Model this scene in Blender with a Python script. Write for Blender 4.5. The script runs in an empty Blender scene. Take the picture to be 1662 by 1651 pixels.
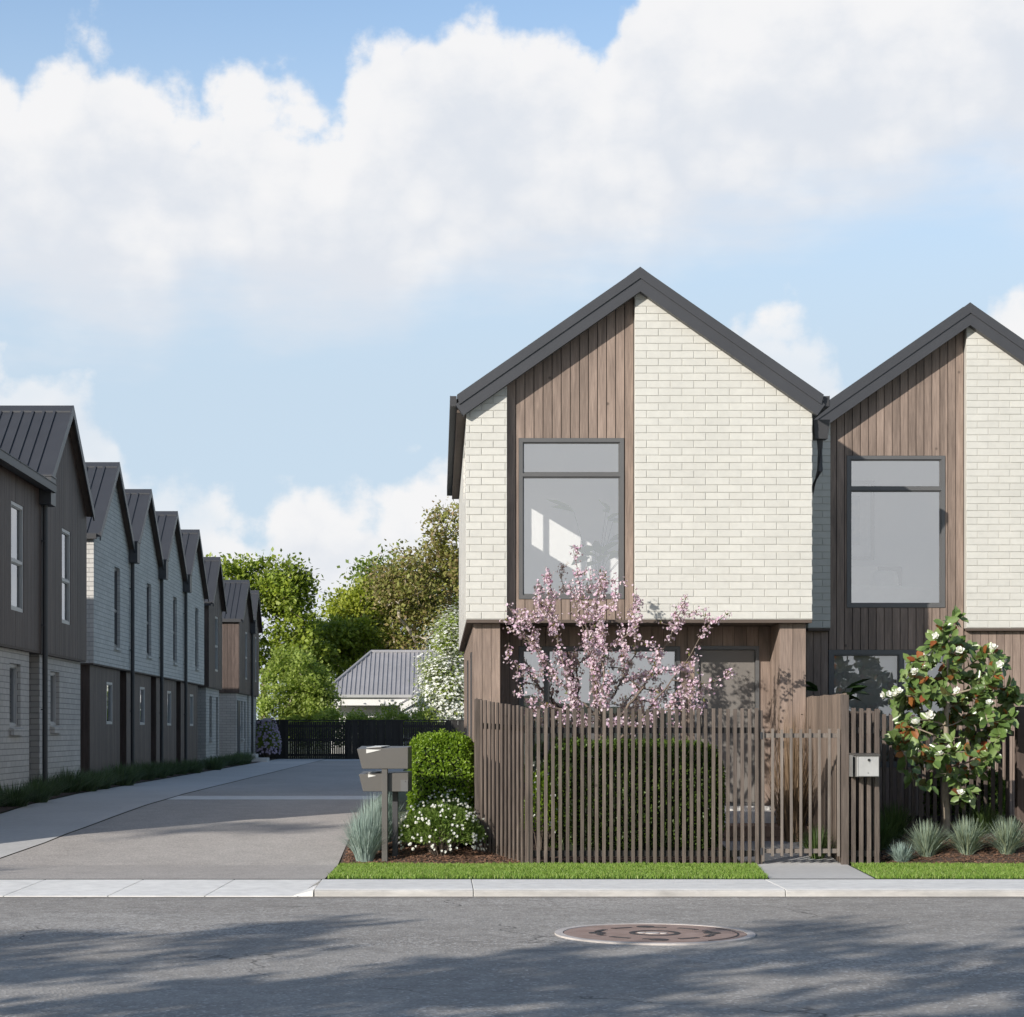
import bpy, bmesh, math, random
import numpy as np
from mathutils import Vector, Matrix

R = math.radians
PI = math.pi
scene = bpy.context.scene
COL = scene.collection
random.seed(7)

# ------------------------------------------------------------------ camera numbers (used to place things in metres)
F = 3160.0; VX = 712.0; VY = 1187.0; EYE = 1.55
def at(px, py, Y):
    return Vector(((px - VX) * Y / F, Y, EYE + (VY - py) * Y / F))

SUN_AZ = 43.0      # sun travels towards +X,+Y : angle from +Y
SUN_EL = 22.0

def zg(Y):
    "ground height along the depth of the site"
    pts = [(-1000, -.075), (19.1, -.075), (19.11, 0.0), (22.4, 0.0), (25, .22), (27.5, .33), (30, .40), (34, .44), (1000, .44)]
    for (a, b), (c, d) in zip(pts, pts[1:]):
        if Y <= c:
            return b + (d - b) * (Y - a) / (c - a)
    return .44

# ------------------------------------------------------------------ object helpers
def tag(o, label=None, cat=None, group=None, kind=None):
    if label: o['label'] = label
    if cat: o['category'] = cat
    if group: o['group'] = group
    if kind: o['kind'] = kind
    return o

def thing(name, label, cat, loc=(0, 0, 0), rz=0.0, group=None):
    o = bpy.data.objects.new(name, None)
    COL.objects.link(o)
    o.location = loc; o.rotation_euler = (0, 0, rz)
    o.empty_display_size = .2
    return tag(o, label, cat, group)

def copy_tree(o, parent=None):
    c = o.copy(); COL.objects.link(c)
    if parent: c.parent = parent
    for ch in list(o.children):
        copy_tree(ch, c)
    return c

def link_mesh(name, me, mats, parent=None):
    o = bpy.data.objects.new(name, me)
    COL.objects.link(o)
    for m in (mats if isinstance(mats, (list, tuple)) else [mats]):
        me.materials.append(m)
    if parent: o.parent = parent
    return o

class MB:
    "collects solids; build() links them as ONE mesh object"
    def __init__(self, off=(0, 0, 0)):
        self.v = []; self.f = []; self.mi = []; self.off = Vector(off); self.cur = 0
    def add(self, vs, fs):
        n = len(self.v)
        self.v += [tuple(v) for v in vs]
        self.f += [tuple(i + n for i in f) for f in fs]
        self.mi += [self.cur] * len(fs)
        return self
    def box(self, x0, x1, y0, y1, z0, z1):
        return self.add([(x0,y0,z0),(x1,y0,z0),(x1,y1,z0),(x0,y1,z0),(x0,y0,z1),(x1,y0,z1),(x1,y1,z1),(x0,y1,z1)],
                        [(0,3,2,1),(4,5,6,7),(0,1,5,4),(1,2,6,5),(2,3,7,6),(3,0,4,7)])
    def hexa(self, p):
        "8 points: bottom 4 ccw then top 4"
        return self.add(p, [(0,3,2,1),(4,5,6,7),(0,1,5,4),(1,2,6,5),(2,3,7,6),(3,0,4,7)])
    def panel(self, outline, holes, plane, d0, d1):
        "2-D outline with holes, extruded from d0 to d1. plane 'xz' -> (a,d,z); 'yz' -> (d,a,z); 'xy' -> (a,z,d)"
        if plane == 'xz': m = lambda p, d: (p[0], d, p[1])
        elif plane == 'yz': m = lambda p, d: (d, p[0], p[1])
        else: m = lambda p, d: (p[0], p[1], d)
        bm = bmesh.new()
        bm.faces.new([bm.verts.new((a, b, 0)) for a, b in outline])
        rects = [(min(p[0] for p in h), max(p[0] for p in h), min(p[1] for p in h), max(p[1] for p in h)) for h in holes]
        for r in rects:
            for ax in (0, 1):
                for c in r[2*ax:2*ax+2]:
                    bmesh.ops.bisect_plane(bm, geom=bm.verts[:] + bm.edges[:] + bm.faces[:], dist=1e-6, plane_co=(c, c, 0), plane_no=(1, 0, 0) if ax == 0 else (0, 1, 0))
        if rects:
            dead = [f for f in bm.faces if any(r[0] < f.calc_center_median().x < r[1] and r[2] < f.calc_center_median().y < r[3] for r in rects)]
            bmesh.ops.delete(bm, geom=dead, context='FACES')
        bm.verts.ensure_lookup_table(); bm.verts.index_update()
        flat = [(v.co.x, v.co.y) for v in bm.verts]; n = len(flat)
        vs = [m(p, d0) for p in flat] + [m(p, d1) for p in flat]
        fs = []
        for f in bm.faces:
            ix = [v.index for v in f.verts]
            fs.append(tuple(ix)); fs.append(tuple(i + n for i in reversed(ix)))
        for e in bm.edges:
            if len(e.link_faces) == 1:
                a, b = e.verts[0].index, e.verts[1].index
                fs.append((a, b, b + n, a + n))
        bm.free()
        return self.add(vs, fs)
    def tube(self, pts, rad, n=8, caps=True):
        pts = [Vector(p) for p in pts]
        if not isinstance(rad, (list, tuple)): rad = [rad] * len(pts)
        vs = []; fs = []
        for i, p in enumerate(pts):
            d = (pts[min(i + 1, len(pts) - 1)] - pts[max(i - 1, 0)]).normalized()
            a = d.orthogonal().normalized() if abs(d.z) < .95 else Vector((1, 0, 0))
            a = (a - d * a.dot(d)).normalized(); b = d.cross(a)
            for k in range(n):
                t = 2 * PI * k / n
                vs.append(p + (a * math.cos(t) + b * math.sin(t)) * rad[i])
        for i in range(len(pts) - 1):
            for k in range(n):
                fs.append((i*n+k, i*n+(k+1)%n, (i+1)*n+(k+1)%n, (i+1)*n+k))
        if caps:
            fs.append(tuple(range(n-1, -1, -1))); fs.append(tuple((len(pts)-1)*n+k for k in range(n)))
        return self.add(vs, fs)
    def build(self, name, mats, parent=None, recalc=True, smooth=False, bevel=0.0):
        me = bpy.data.meshes.new(name)
        me.from_pydata([tuple(Vector(v) - self.off) for v in self.v], [], self.f)
        me.polygons.foreach_set('material_index', self.mi)
        if recalc:
            bm = bmesh.new(); bm.from_mesh(me)
            bmesh.ops.recalc_face_normals(bm, faces=bm.faces)
            bm.to_mesh(me); bm.free()
        if smooth:
            me.polygons.foreach_set('use_smooth', [True] * len(me.polygons))
        o = link_mesh(name, me, mats, parent)
        if bevel:
            md = o.modifiers.new('edge', 'BEVEL'); md.width = bevel; md.segments = 2; md.limit_method = 'ANGLE'; md.angle_limit = R(50)
        return o

def np_mesh(name, V, polys, mats, parent=None, mi=None, off=(0, 0, 0), smooth=False):
    "polys: (n,k) int array of equal-size faces"
    V = np.asarray(V, dtype=np.float32) - np.asarray(off, dtype=np.float32)
    polys = np.asarray(polys, dtype=np.int32)
    me = bpy.data.meshes.new(name)
    n, k = polys.shape
    me.vertices.add(len(V)); me.vertices.foreach_set('co', V.ravel())
    me.loops.add(n * k); me.loops.foreach_set('vertex_index', polys.ravel())
    me.polygons.add(n)
    me.polygons.foreach_set('loop_start', np.arange(0, n * k, k, dtype=np.int32))
    me.polygons.foreach_set('loop_total', np.full(n, k, dtype=np.int32))
    if mi is not None: me.polygons.foreach_set('material_index', np.asarray(mi, dtype=np.int32))
    if smooth: me.polygons.foreach_set('use_smooth', np.ones(n, dtype=bool))
    me.update(calc_edges=True)
    return link_mesh(name, me, mats, parent)

def unit(a):
    return a / np.maximum(np.linalg.norm(a, axis=1, keepdims=True), 1e-9)

def leaves4(P, D, N, L, W, fold=0.0):
    "diamond leaf, one quad each"
    D = unit(D); S = unit(np.cross(D, N)); N2 = np.cross(S, D)
    L = np.asarray(L).reshape(-1, 1); W = np.asarray(W).reshape(-1, 1)
    v = np.stack([P, P + D*L*.45 + S*W*.5 + N2*fold*W, P + D*L, P + D*L*.45 - S*W*.5 + N2*fold*W], axis=1)
    n = len(P)
    return v.reshape(-1, 3), np.arange(4 * n).reshape(n, 4)

def leaves6(P, D, N, L, W, fold=.15, droop=.12):
    "oval folded leaf, two quads each"
    D = unit(D); S = unit(np.cross(D, N)); N2 = np.cross(S, D)
    L = np.asarray(L).reshape(-1, 1); W = np.asarray(W).reshape(-1, 1)
    v = np.stack([P,
                  P + D*L*.30 + S*W*.46 + N2*fold*W, P + D*L*.72 + S*W*.40 + N2*(fold*W - droop*L*.4),
                  P + D*L - N2*droop*L,
                  P + D*L*.72 - S*W*.40 + N2*(fold*W - droop*L*.4), P + D*L*.30 - S*W*.46 + N2*fold*W], axis=1)
    n = len(P); b = (np.arange(n) * 6).reshape(-1, 1)
    f = np.concatenate([b + np.array([[0, 1, 2, 3]]), b + np.array([[0, 3, 4, 5]])], axis=1).reshape(-1, 4)
    return v.reshape(-1, 3), f

def cat_arrays(parts):
    V = []; Fs = []; MI = []; n = 0
    for v, f, m in parts:
        V.append(v); Fs.append(f + n); MI.append(np.full(len(f), m)); n += len(v)
    return np.concatenate(V), np.concatenate(Fs), np.concatenate(MI)

def rnd_dirs(rs, n):
    return unit(rs.normal(size=(n, 3)))

# ------------------------------------------------------------------ materials
def new_mat(name):
    m = bpy.data.materials.new(name); m.use_nodes = True
    nt = m.node_tree
    for n in list(nt.nodes): nt.nodes.remove(n)
    out = nt.nodes.new('ShaderNodeOutputMaterial')
    return m, nt, out

def N(nt, t, **kw):
    n = nt.nodes.new(t)
    for k, v in kw.items():
        if k == 'ins':
            for i, x in v.items(): n.inputs[i].default_value = x
        else: setattr(n, k, v)
    return n

def noise_fac(nt, scale, stretch=(1, 1, 1), detail=6.0, rough=.6, coord='Object'):
    tc = N(nt, 'ShaderNodeTexCoord')
    mp = N(nt, 'ShaderNodeMapping'); mp.inputs['Scale'].default_value = stretch
    nz = N(nt, 'ShaderNodeTexNoise'); nz.inputs['Scale'].default_value = scale
    nz.inputs['Detail'].default_value = detail; nz.inputs['Roughness'].default_value = rough
    nt.links.new(tc.outputs[coord], mp.inputs['Vector']); nt.links.new(mp.outputs[0], nz.inputs['Vector'])
    return nz.outputs['Fac']

def math_n(nt, op, a, b=None, clamp=False):
    n = N(nt, 'ShaderNodeMath', operation=op, use_clamp=clamp)
    for i, x in enumerate((a, b)):
        if x is None: continue
        if hasattr(x, 'is_linked'): nt.links.new(x, n.inputs[i])
        else: n.inputs[i].default_value = x
    return n.outputs[0]

def map_range(nt, x, a, b, c, d, smooth=False):
    n = N(nt, 'ShaderNodeMapRange', interpolation_type='SMOOTHSTEP' if smooth else 'LINEAR')
    nt.links.new(x, n.inputs[0])
    for i, v in zip((1, 2, 3, 4), (a, b, c, d)):
        if hasattr(v, 'is_linked'): nt.links.new(v, n.inputs[i])
        else: n.inputs[i].default_value = v
    return n.outputs[0]

def mix_col(nt, fac, a, b, blend='MIX'):
    n = N(nt, 'ShaderNodeMix', data_type='RGBA', blend_type=blend)
    for i, x in ((0, fac), (6, a), (7, b)):
        if hasattr(x, 'is_linked'): nt.links.new(x, n.inputs[i])
        elif i == 0: n.inputs[0].default_value = x
        else: n.inputs[i].default_value = (*x, 1) if len(x) == 3 else x
    return n.outputs[2]

def scale_col(nt, col, fac):
    n = N(nt, 'ShaderNodeVectorMath', operation='SCALE')
    if hasattr(col, 'is_linked'): nt.links.new(col, n.inputs[0])
    else: n.inputs[0].default_value = col[:3]
    nt.links.new(fac, n.inputs['Scale'])
    return n.outputs[0]

def surf(name, col, rough=.65, var=.12, scale=5, stretch=(1, 1, 1), col2=None, dirt=.08, dirt_scale=.7,
         bump=0.0, bump_scale=None, bump_stretch=None, island=0.0, metallic=0.0, spec=.5, bump_dist=.01):
    "general dry surface: two scales of noise, optional per-piece variation, bump"
    m, nt, out = new_mat(name)
    p = N(nt, 'ShaderNodeBsdfPrincipled'); nt.links.new(p.outputs[0], out.inputs[0])
    p.inputs['Roughness'].default_value = rough; p.inputs['Metallic'].default_value = metallic
    p.inputs['Specular IOR Level'].default_value = spec
    f1 = noise_fac(nt, scale, stretch)
    f2 = noise_fac(nt, dirt_scale, (1, 1, 1), 4)
    fac = math_n(nt, 'ADD', map_range(nt, f1, .3, .7, 1 - var, 1 + var), map_range(nt, f2, .3, .7, -dirt, dirt))
    if island:
        g = N(nt, 'ShaderNodeNewGeometry')
        fac = math_n(nt, 'MULTIPLY', fac, map_range(nt, g.outputs['Random Per Island'], 0, 1, 1 - island, 1 + island))
    c = mix_col(nt, map_range(nt, f1, .35, .65, 0, 1), col, col2) if col2 else col
    nt.links.new(scale_col(nt, c, fac), p.inputs['Base Color'])
    if bump:
        fb = noise_fac(nt, bump_scale or scale * 4, bump_stretch or stretch, 5)
        b = N(nt, 'ShaderNodeBump'); b.inputs['Strength'].default_value = bump; b.inputs['Distance'].default_value = bump_dist
        nt.links.new(fb, b.inputs['Height']); nt.links.new(b.outputs[0], p.inputs['Normal'])
    return m

def leaf_mat(name, cols, trans=.35, rough=.45, back=None, spec=.4, clump=None, tcol=1.7):
    "foliage: colour ramp over per-leaf random; light passes through"
    m, nt, out = new_mat(name)
    g = N(nt, 'ShaderNodeNewGeometry')
    rp = N(nt, 'ShaderNodeValToRGB')
    els = rp.color_ramp.elements
    while len(els) < len(cols): els.new(.5)
    for i, c in enumerate(cols):
        els[i].position = i / max(1, len(cols) - 1); els[i].color = (*c, 1)
    nt.links.new(g.outputs['Random Per Island'], rp.inputs[0])
    c = rp.outputs[0]
    if clump:
        f = noise_fac(nt, clump, (1, 1, 1), 3)
        c = scale_col(nt, c, map_range(nt, f, .3, .7, .72, 1.3))
    if back:
        c = mix_col(nt, g.outputs['Backfacing'], c, back)
    p = N(nt, 'ShaderNodeBsdfPrincipled'); p.inputs['Roughness'].default_value = rough
    p.inputs['Specular IOR Level'].default_value = spec
    nt.links.new(c, p.inputs['Base Color'])
    if trans:
        t = N(nt, 'ShaderNodeBsdfTranslucent')
        nt.links.new(mix_col(nt, 1.0, c, (tcol, tcol * 1.05, tcol * .6), 'MULTIPLY'), t.inputs[0])
        mx = N(nt, 'ShaderNodeMixShader'); mx.inputs[0].default_value = trans
        nt.links.new(p.outputs[0], mx.inputs[1]); nt.links.new(t.outputs[0], mx.inputs[2]); nt.links.new(mx.outputs[0], out.inputs[0])
    else:
        nt.links.new(p.outputs[0], out.inputs[0])
    return m

def wood(name, a, b, rough=.6, island=.16, grain=.20):
    m, nt, out = new_mat(name)
    p = N(nt, 'ShaderNodeBsdfPrincipled'); nt.links.new(p.outputs[0], out.inputs[0])
    p.inputs['Roughness'].default_value = rough; p.inputs['Specular IOR Level'].default_value = .3
    g = N(nt, 'ShaderNodeNewGeometry')
    tc = N(nt, 'ShaderNodeTexCoord')
    off = N(nt, 'ShaderNodeCombineXYZ'); nt.links.new(math_n(nt, 'MULTIPLY', g.outputs['Random Per Island'], 37.0), off.inputs[2])
    nt.links.new(math_n(nt, 'MULTIPLY', g.outputs['Random Per Island'], 11.0), off.inputs[0])
    ad = N(nt, 'ShaderNodeVectorMath', operation='ADD'); nt.links.new(tc.outputs['Object'], ad.inputs[0]); nt.links.new(off.outputs[0], ad.inputs[1])
    mp = N(nt, 'ShaderNodeMapping'); mp.inputs['Scale'].default_value = (1, 1, .07); nt.links.new(ad.outputs[0], mp.inputs[0])
    nz = N(nt, 'ShaderNodeTexNoise'); nz.inputs['Scale'].default_value = 55; nz.inputs['Detail'].default_value = 8; nz.inputs['Distortion'].default_value = .6
    nt.links.new(mp.outputs[0], nz.inputs['Vector'])
    mp2 = N(nt, 'ShaderNodeMapping'); mp2.inputs['Scale'].default_value = (1, 1, .16); nt.links.new(ad.outputs[0], mp2.inputs[0])
    wv = N(nt, 'ShaderNodeTexNoise'); wv.inputs['Scale'].default_value = 9; wv.inputs['Detail'].default_value = 4; nt.links.new(mp2.outputs[0], wv.inputs['Vector'])
    c = mix_col(nt, map_range(nt, nz.outputs['Fac'], .3, .7, 0, 1), a, b)
    fac = math_n(nt, 'MULTIPLY', map_range(nt, g.outputs['Random Per Island'], 0, 1, 1 - island, 1 + island), map_range(nt, wv.outputs['Fac'], .3, .7, 1 - grain, 1 + grain))
    # a few small knots
    vo = N(nt, 'ShaderNodeTexVoronoi'); vo.inputs['Scale'].default_value = 2.2; nt.links.new(ad.outputs[0], vo.inputs['Vector'])
    kn = map_range(nt, vo.outputs['Distance'], .03, .07, .45, 1.0, True)
    fac = math_n(nt, 'MULTIPLY', fac, kn)
    nt.links.new(scale_col(nt, c, fac), p.inputs['Base Color'])
    b_ = N(nt, 'ShaderNodeBump'); b_.inputs['Strength'].default_value = .25; b_.inputs['Distance'].default_value = .004
    nt.links.new(nz.outputs['Fac'], b_.inputs['Height']); nt.links.new(b_.outputs[0], p.inputs['Normal'])
    return m

def brick_tex(name, col, mortar, bw=.30, bh=.0945, rough=.7, var=.07):
    "painted brickwork for the distant walls; u = x + y follows either wall direction"
    m, nt, out = new_mat(name)
    p = N(nt, 'ShaderNodeBsdfPrincipled'); nt.links.new(p.outputs[0], out.inputs[0]); p.inputs['Roughness'].default_value = rough
    tc = N(nt, 'ShaderNodeTexCoord'); sx = N(nt, 'ShaderNodeSeparateXYZ'); nt.links.new(tc.outputs['Object'], sx.inputs[0])
    cx = N(nt, 'ShaderNodeCombineXYZ')
    nt.links.new(math_n(nt, 'ADD', sx.outputs[0], sx.outputs[1]), cx.inputs[0]); nt.links.new(sx.outputs[2], cx.inputs[1])
    bt = N(nt, 'ShaderNodeTexBrick'); nt.links.new(cx.outputs[0], bt.inputs['Vector'])
    bt.inputs['Scale'].default_value = 1.0; bt.inputs['Brick Width'].default_value = bw; bt.inputs['Row Height'].default_value = bh
    bt.inputs['Mortar Size'].default_value = .006; bt.inputs['Mortar Smooth'].default_value = .2; bt.inputs['Bias'].default_value = 0
    bt.inputs['Color1'].default_value = (*[c * (1 + var) for c in col], 1); bt.inputs['Color2'].default_value = (*[c * (1 - var) for c in col], 1)
    bt.inputs['Mortar'].default_value = (*mortar, 1)
    f2 = noise_fac(nt, 1.2, (1, 1, 1), 5)
    nt.links.new(scale_col(nt, bt.outputs['Color'], map_range(nt, f2, .3, .7, .9, 1.08)), p.inputs['Base Color'])
    b = N(nt, 'ShaderNodeBump', invert=True); b.inputs['Strength'].default_value = .9; b.inputs['Distance'].default_value = .012
    nt.links.new(bt.outputs['Fac'], b.inputs['Height']); nt.links.new(b.outputs[0], p.inputs['Normal'])
    return m

def glass(name, ior=1.9, tint=(.9, .93, .93), extra=.0, rough=.0):
    m, nt, out = new_mat(name)
    t = N(nt, 'ShaderNodeBsdfTransparent'); t.inputs[0].default_value = (*tint, 1)
    g = N(nt, 'ShaderNodeBsdfGlossy'); g.inputs['Roughness'].default_value = rough; g.inputs['Color'].default_value = (.95, .97, 1, 1)
    fr = N(nt, 'ShaderNodeFresnel'); fr.inputs[0].default_value = ior
    # slight waviness of float glass
    b = N(nt, 'ShaderNodeBump'); b.inputs['Strength'].default_value = .05; b.inputs['Distance'].default_value = .02
    nt.links.new(noise_fac(nt, 1.3, (1, 1, 1), 2), b.inputs['Height']); nt.links.new(b.outputs[0], g.inputs['Normal'])
    mx = N(nt, 'ShaderNodeMixShader')
    nt.links.new(math_n(nt, 'ADD', fr.outputs[0], extra, True), mx.inputs[0])
    nt.links.new(t.outputs[0], mx.inputs[1]); nt.links.new(g.outputs[0], mx.inputs[2]); nt.links.new(mx.outputs[0], out.inputs[0])
    return m

MT = {}
MT['white_brick'] = surf('painted_white_brick', (.575, .568, .522), .75, .045, 9, island=.035, dirt=.05, dirt_scale=.9, bump=.25, bump_scale=70, bump_dist=.004)
MT['mortar'] = surf('painted_mortar', (.49, .483, .445), .85, .05, 30, dirt=.04)
MT['brick_wall_tex'] = brick_tex('painted_side_brickwork', (.64, .625, .57), (.5, .49, .45))
MT['brick_grey_tex'] = brick_tex('grey_painted_brickwork', (.58, .565, .53), (.33, .325, .31))
MT['brick_tan_tex'] = brick_tex('weathered_base_brickwork', (.47, .45, .42), (.25, .24, .225))
MT['cedar'] = wood('weathered_cedar', (.292, .224, .183), (.20, .152, .124))
MT['cedar_back'] = surf('dark_cladding_backing', (.03, .026, .024), .9)
MT['dark_cedar'] = wood('shade_darkened_cedar', (.126, .094, .080), (.080, .059, .051), grain=.18)  # same cedar, with the shade on the driveway row put into its colour
MT['fence_wood'] = wood('grey_brown_fence_timber', (.150, .121, .102), (.085, .068, .058), island=.24)
MT['gate_wood'] = wood('greyed_gate_timber', (.215, .185, .16), (.145, .124, .108), island=.12)
MT['dark_fence'] = wood('black_stained_fence_timber', (.035, .032, .030), (.02, .019, .018), island=.25)
MT['panel_wood'] = wood('fresh_fence_board_timber', (.225, .175, .14), (.15, .116, .094), island=.2)
MT['charcoal'] = surf('charcoal_roof_steel', (.050, .052, .058), .45, .06, 3, dirt=.06, metallic=.0, spec=.5)
MT['charcoal_dk'] = surf('dark_charcoal_steel', (.045, .045, .048), .5, .06, 3, dirt=.06)
MT['frame_grey'] = surf('grey_aluminium_frame', (.115, .115, .115), .4, .04, 3, dirt=.03)
MT['frame_light'] = surf('pale_aluminium_frame', (.42, .42, .41), .4, .04, 3, dirt=.03)
MT['soffit'] = surf('dark_soffit', (.10, .075, .06), .7, .1, 4)
MT['door'] = surf('taupe_door_paint', (.185, .170, .154), .5, .03, 3, dirt=.03)
MT['plaster'] = surf('interior_plaster', (.86, .85, .83), .85, .015, 2, dirt=.015)
def sheer():
    m, nt, out = new_mat('sheer_curtain')
    d = N(nt, 'ShaderNodeBsdfDiffuse'); d.inputs[0].default_value = (.86, .86, .84, 1)
    t = N(nt, 'ShaderNodeBsdfTranslucent'); t.inputs[0].default_value = (.8, .8, .78, 1)
    tr = N(nt, 'ShaderNodeBsdfTransparent')
    a = N(nt, 'ShaderNodeMixShader'); a.inputs[0].default_value = .35; nt.links.new(d.outputs[0], a.inputs[1]); nt.links.new(t.outputs[0], a.inputs[2])
    b = N(nt, 'ShaderNodeMixShader'); b.inputs[0].default_value = .10; nt.links.new(a.outputs[0], b.inputs[1]); nt.links.new(tr.outputs[0], b.inputs[2])
    nt.links.new(b.outputs[0], out.inputs[0]); return m
MT['sheer'] = sheer()
MT['floor_in'] = surf('interior_pale_carpet', (.62, .59, .55), .5, .1, 4, (1, 8, 1))
MT['glass'] = glass('window_glass', 2.0, (.96, .975, .975), .30)
MT['glass_low'] = glass('low_reflection_glass', 1.8, (.96, .975, .975), .16)
MT['glass_clear'] = glass('clear_side_glass', 1.45, (.97, .98, .98), .0)
MT['glass_dark'] = glass('tinted_window_glass', 1.8, (.55, .58, .58), .12)
MT['concrete'] = surf('pale_concrete', (.53, .52, .50), .85, .07, 14, dirt=.07, dirt_scale=.6, bump=.3, bump_scale=120, bump_dist=.003)
MT['concrete_kerb'] = surf('kerb_concrete', (.74, .73, .70), .85, .10, 6, dirt=.06, dirt_scale=.5, bump=.3, bump_scale=90, bump_dist=.004)
MT['kerb_face'] = surf('sun_dimmed_kerb_face', (.47, .455, .43), .9, .16, 7, (.5, 1, 2), dirt=.16, dirt_scale=1.1, bump=.5, bump_scale=60, bump_dist=.006)  # face coloured darker to offset the strong sun on it
MT['joint'] = surf('dark_joint', (.10, .09, .08), .9)
MT['lid'] = surf('letterbox_pale_steel', (.62, .61, .58), .4, .03, 4)
MT['lb_grey'] = surf('letterbox_grey_steel', (.094, .088, .080), .45, .04, 4, dirt=.04)
MT['mail_steel'] = surf('mailbox_steel', (.21, .21, .205), .38, .06, 6, dirt=.06)
MT['mail_lid'] = surf('mailbox_front_steel', (.40, .40, .39), .38, .08, 8)
MT['white_paint'] = surf('white_weatherboard_paint', (.78, .77, .74), .6, .03, 4, dirt=.04)
MT['roof_far'] = surf('grey_corrugated_steel', (.30, .295, .305), .5, .06, 3, dirt=.08)
MT['black'] = surf('matt_black', (.012, .012, .012), .6)
MT['linen'] = surf('white_linen', (.75, .74, .72), .9, .04, 9, bump=.3, bump_scale=14, bump_dist=.02)
MT['linen_grey'] = surf('oatmeal_fabric', (.50, .48, .45), .9, .06, 40)
MT['art'] = surf('muted_abstract_print', (.22, .27, .32), .8, .3, 3, col2=(.40, .37, .31))
MT['bark'] = surf('grey_brown_bark', (.16, .125, .10), .9, .3, 14, (1, 1, .3), bump=.7, bump_scale=30, bump_dist=.01)
MT['bark_pale'] = surf('pale_smooth_bark', (.42, .37, .30), .85, .22, 9, (1, 1, .4), bump=.4, bump_scale=20)
MT['bark_mag'] = surf('lichen_grey_bark', (.30, .25, .19), .9, .25, 20, (1, 1, .5), bump=.6, bump_scale=50, bump_dist=.006)
MT['core'] = surf('dark_hedge_core', (.02, .028, .012), 1.0, .4, 30)
MT['stone_path'] = surf('grey_gravel_path', (.36, .36, .36), .95, .25, 60, bump=.9, bump_scale=70, bump_dist=.01)
MT['deck'] = wood('brown_deck_boards', (.27, .185, .135), (.19, .13, .1))

# --- asphalt
def asphalt():
    m, nt, out = new_mat('worn_asphalt')
    p = N(nt, 'ShaderNodeBsdfPrincipled'); nt.links.new(p.outputs[0], out.inputs[0]); p.inputs['Roughness'].default_value = .8
    p.inputs['Specular IOR Level'].default_value = .3
    tc = N(nt, 'ShaderNodeTexCoord')
    vo = N(nt, 'ShaderNodeTexVoronoi'); vo.inputs['Scale'].default_value = 48; nt.links.new(tc.outputs['Object'], vo.inputs['Vector'])
    chips = N(nt, 'ShaderNodeSeparateColor'); nt.links.new(vo.outputs['Color'], chips.inputs[0])
    big = noise_fac(nt, .55, (.35, 1, 1), 5)
    mid = noise_fac(nt, 5, (1, 1, 1), 6)
    # worn patches show more pale stone
    worn = map_range(nt, noise_fac(nt, .42, (.5, 1.0, 1), 6, .65), .50, .68, 0, 1, True)
    thr = math_n(nt, 'SUBTRACT', .95, math_n(nt, 'MULTIPLY', worn, .30))
    chip = math_n(nt, 'GREATER_THAN', chips.outputs[0], thr)
    base = mix_col(nt, map_range(nt, big, .35, .65, 0, 1), (.292, .272, .248), (.346, .326, .300))
    base = scale_col(nt, base, map_range(nt, mid, .3, .7, .84, 1.16))
    base = scale_col(nt, base, map_range(nt, chips.outputs[1], 0, 1, .86, 1.14))
    c = mix_col(nt, math_n(nt, 'MULTIPLY', chip, .68), base, (.58, .56, .53))
    # a few hairline cracks and the grimy band along the kerb
    wv = N(nt, 'ShaderNodeTexNoise'); wv.inputs['Scale'].default_value = 1.6; wv.inputs['Detail'].default_value = 5; nt.links.new(tc.outputs['Object'], wv.inputs['Vector'])
    ws = N(nt, 'ShaderNodeVectorMath', operation='SCALE'); ws.inputs['Scale'].default_value = .9; nt.links.new(wv.outputs['Color'], ws.inputs[0])
    wa = N(nt, 'ShaderNodeVectorMath', operation='ADD'); nt.links.new(tc.outputs['Object'], wa.inputs[0]); nt.links.new(ws.outputs[0], wa.inputs[1])
    cr = N(nt, 'ShaderNodeTexVoronoi', feature='DISTANCE_TO_EDGE'); cr.inputs['Scale'].default_value = .32; nt.links.new(wa.outputs[0], cr.inputs['Vector'])
    crm = math_n(nt, 'MULTIPLY', map_range(nt, cr.outputs['Distance'], .0, .006, .75, 0, True), map_range(nt, noise_fac(nt, .5, (1, 1, 1), 2), .50, .60, 0, 1, True))
    c = mix_col(nt, crm, c, (.06, .058, .055))
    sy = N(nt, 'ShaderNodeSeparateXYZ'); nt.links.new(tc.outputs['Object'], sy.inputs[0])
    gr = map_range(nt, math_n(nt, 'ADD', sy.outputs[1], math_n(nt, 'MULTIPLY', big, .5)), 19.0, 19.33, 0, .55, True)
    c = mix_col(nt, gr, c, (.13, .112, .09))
    st = map_range(nt, noise_fac(nt, .9, (.6, 1.2, 1), 4), .62, .72, 0, .35, True)
    c = mix_col(nt, st, c, (.15, .145, .14))
    nt.links.new(c, p.inputs['Base Color'])
    b = N(nt, 'ShaderNodeBump'); b.inputs['Strength'].default_value = .6; b.inputs['Distance'].default_value = .006
    nt.links.new(vo.outputs['Distance'], b.inputs['Height']); nt.links.new(b.outputs[0], p.inputs['Normal'])
    return m
MT['asphalt'] = asphalt()

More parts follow.
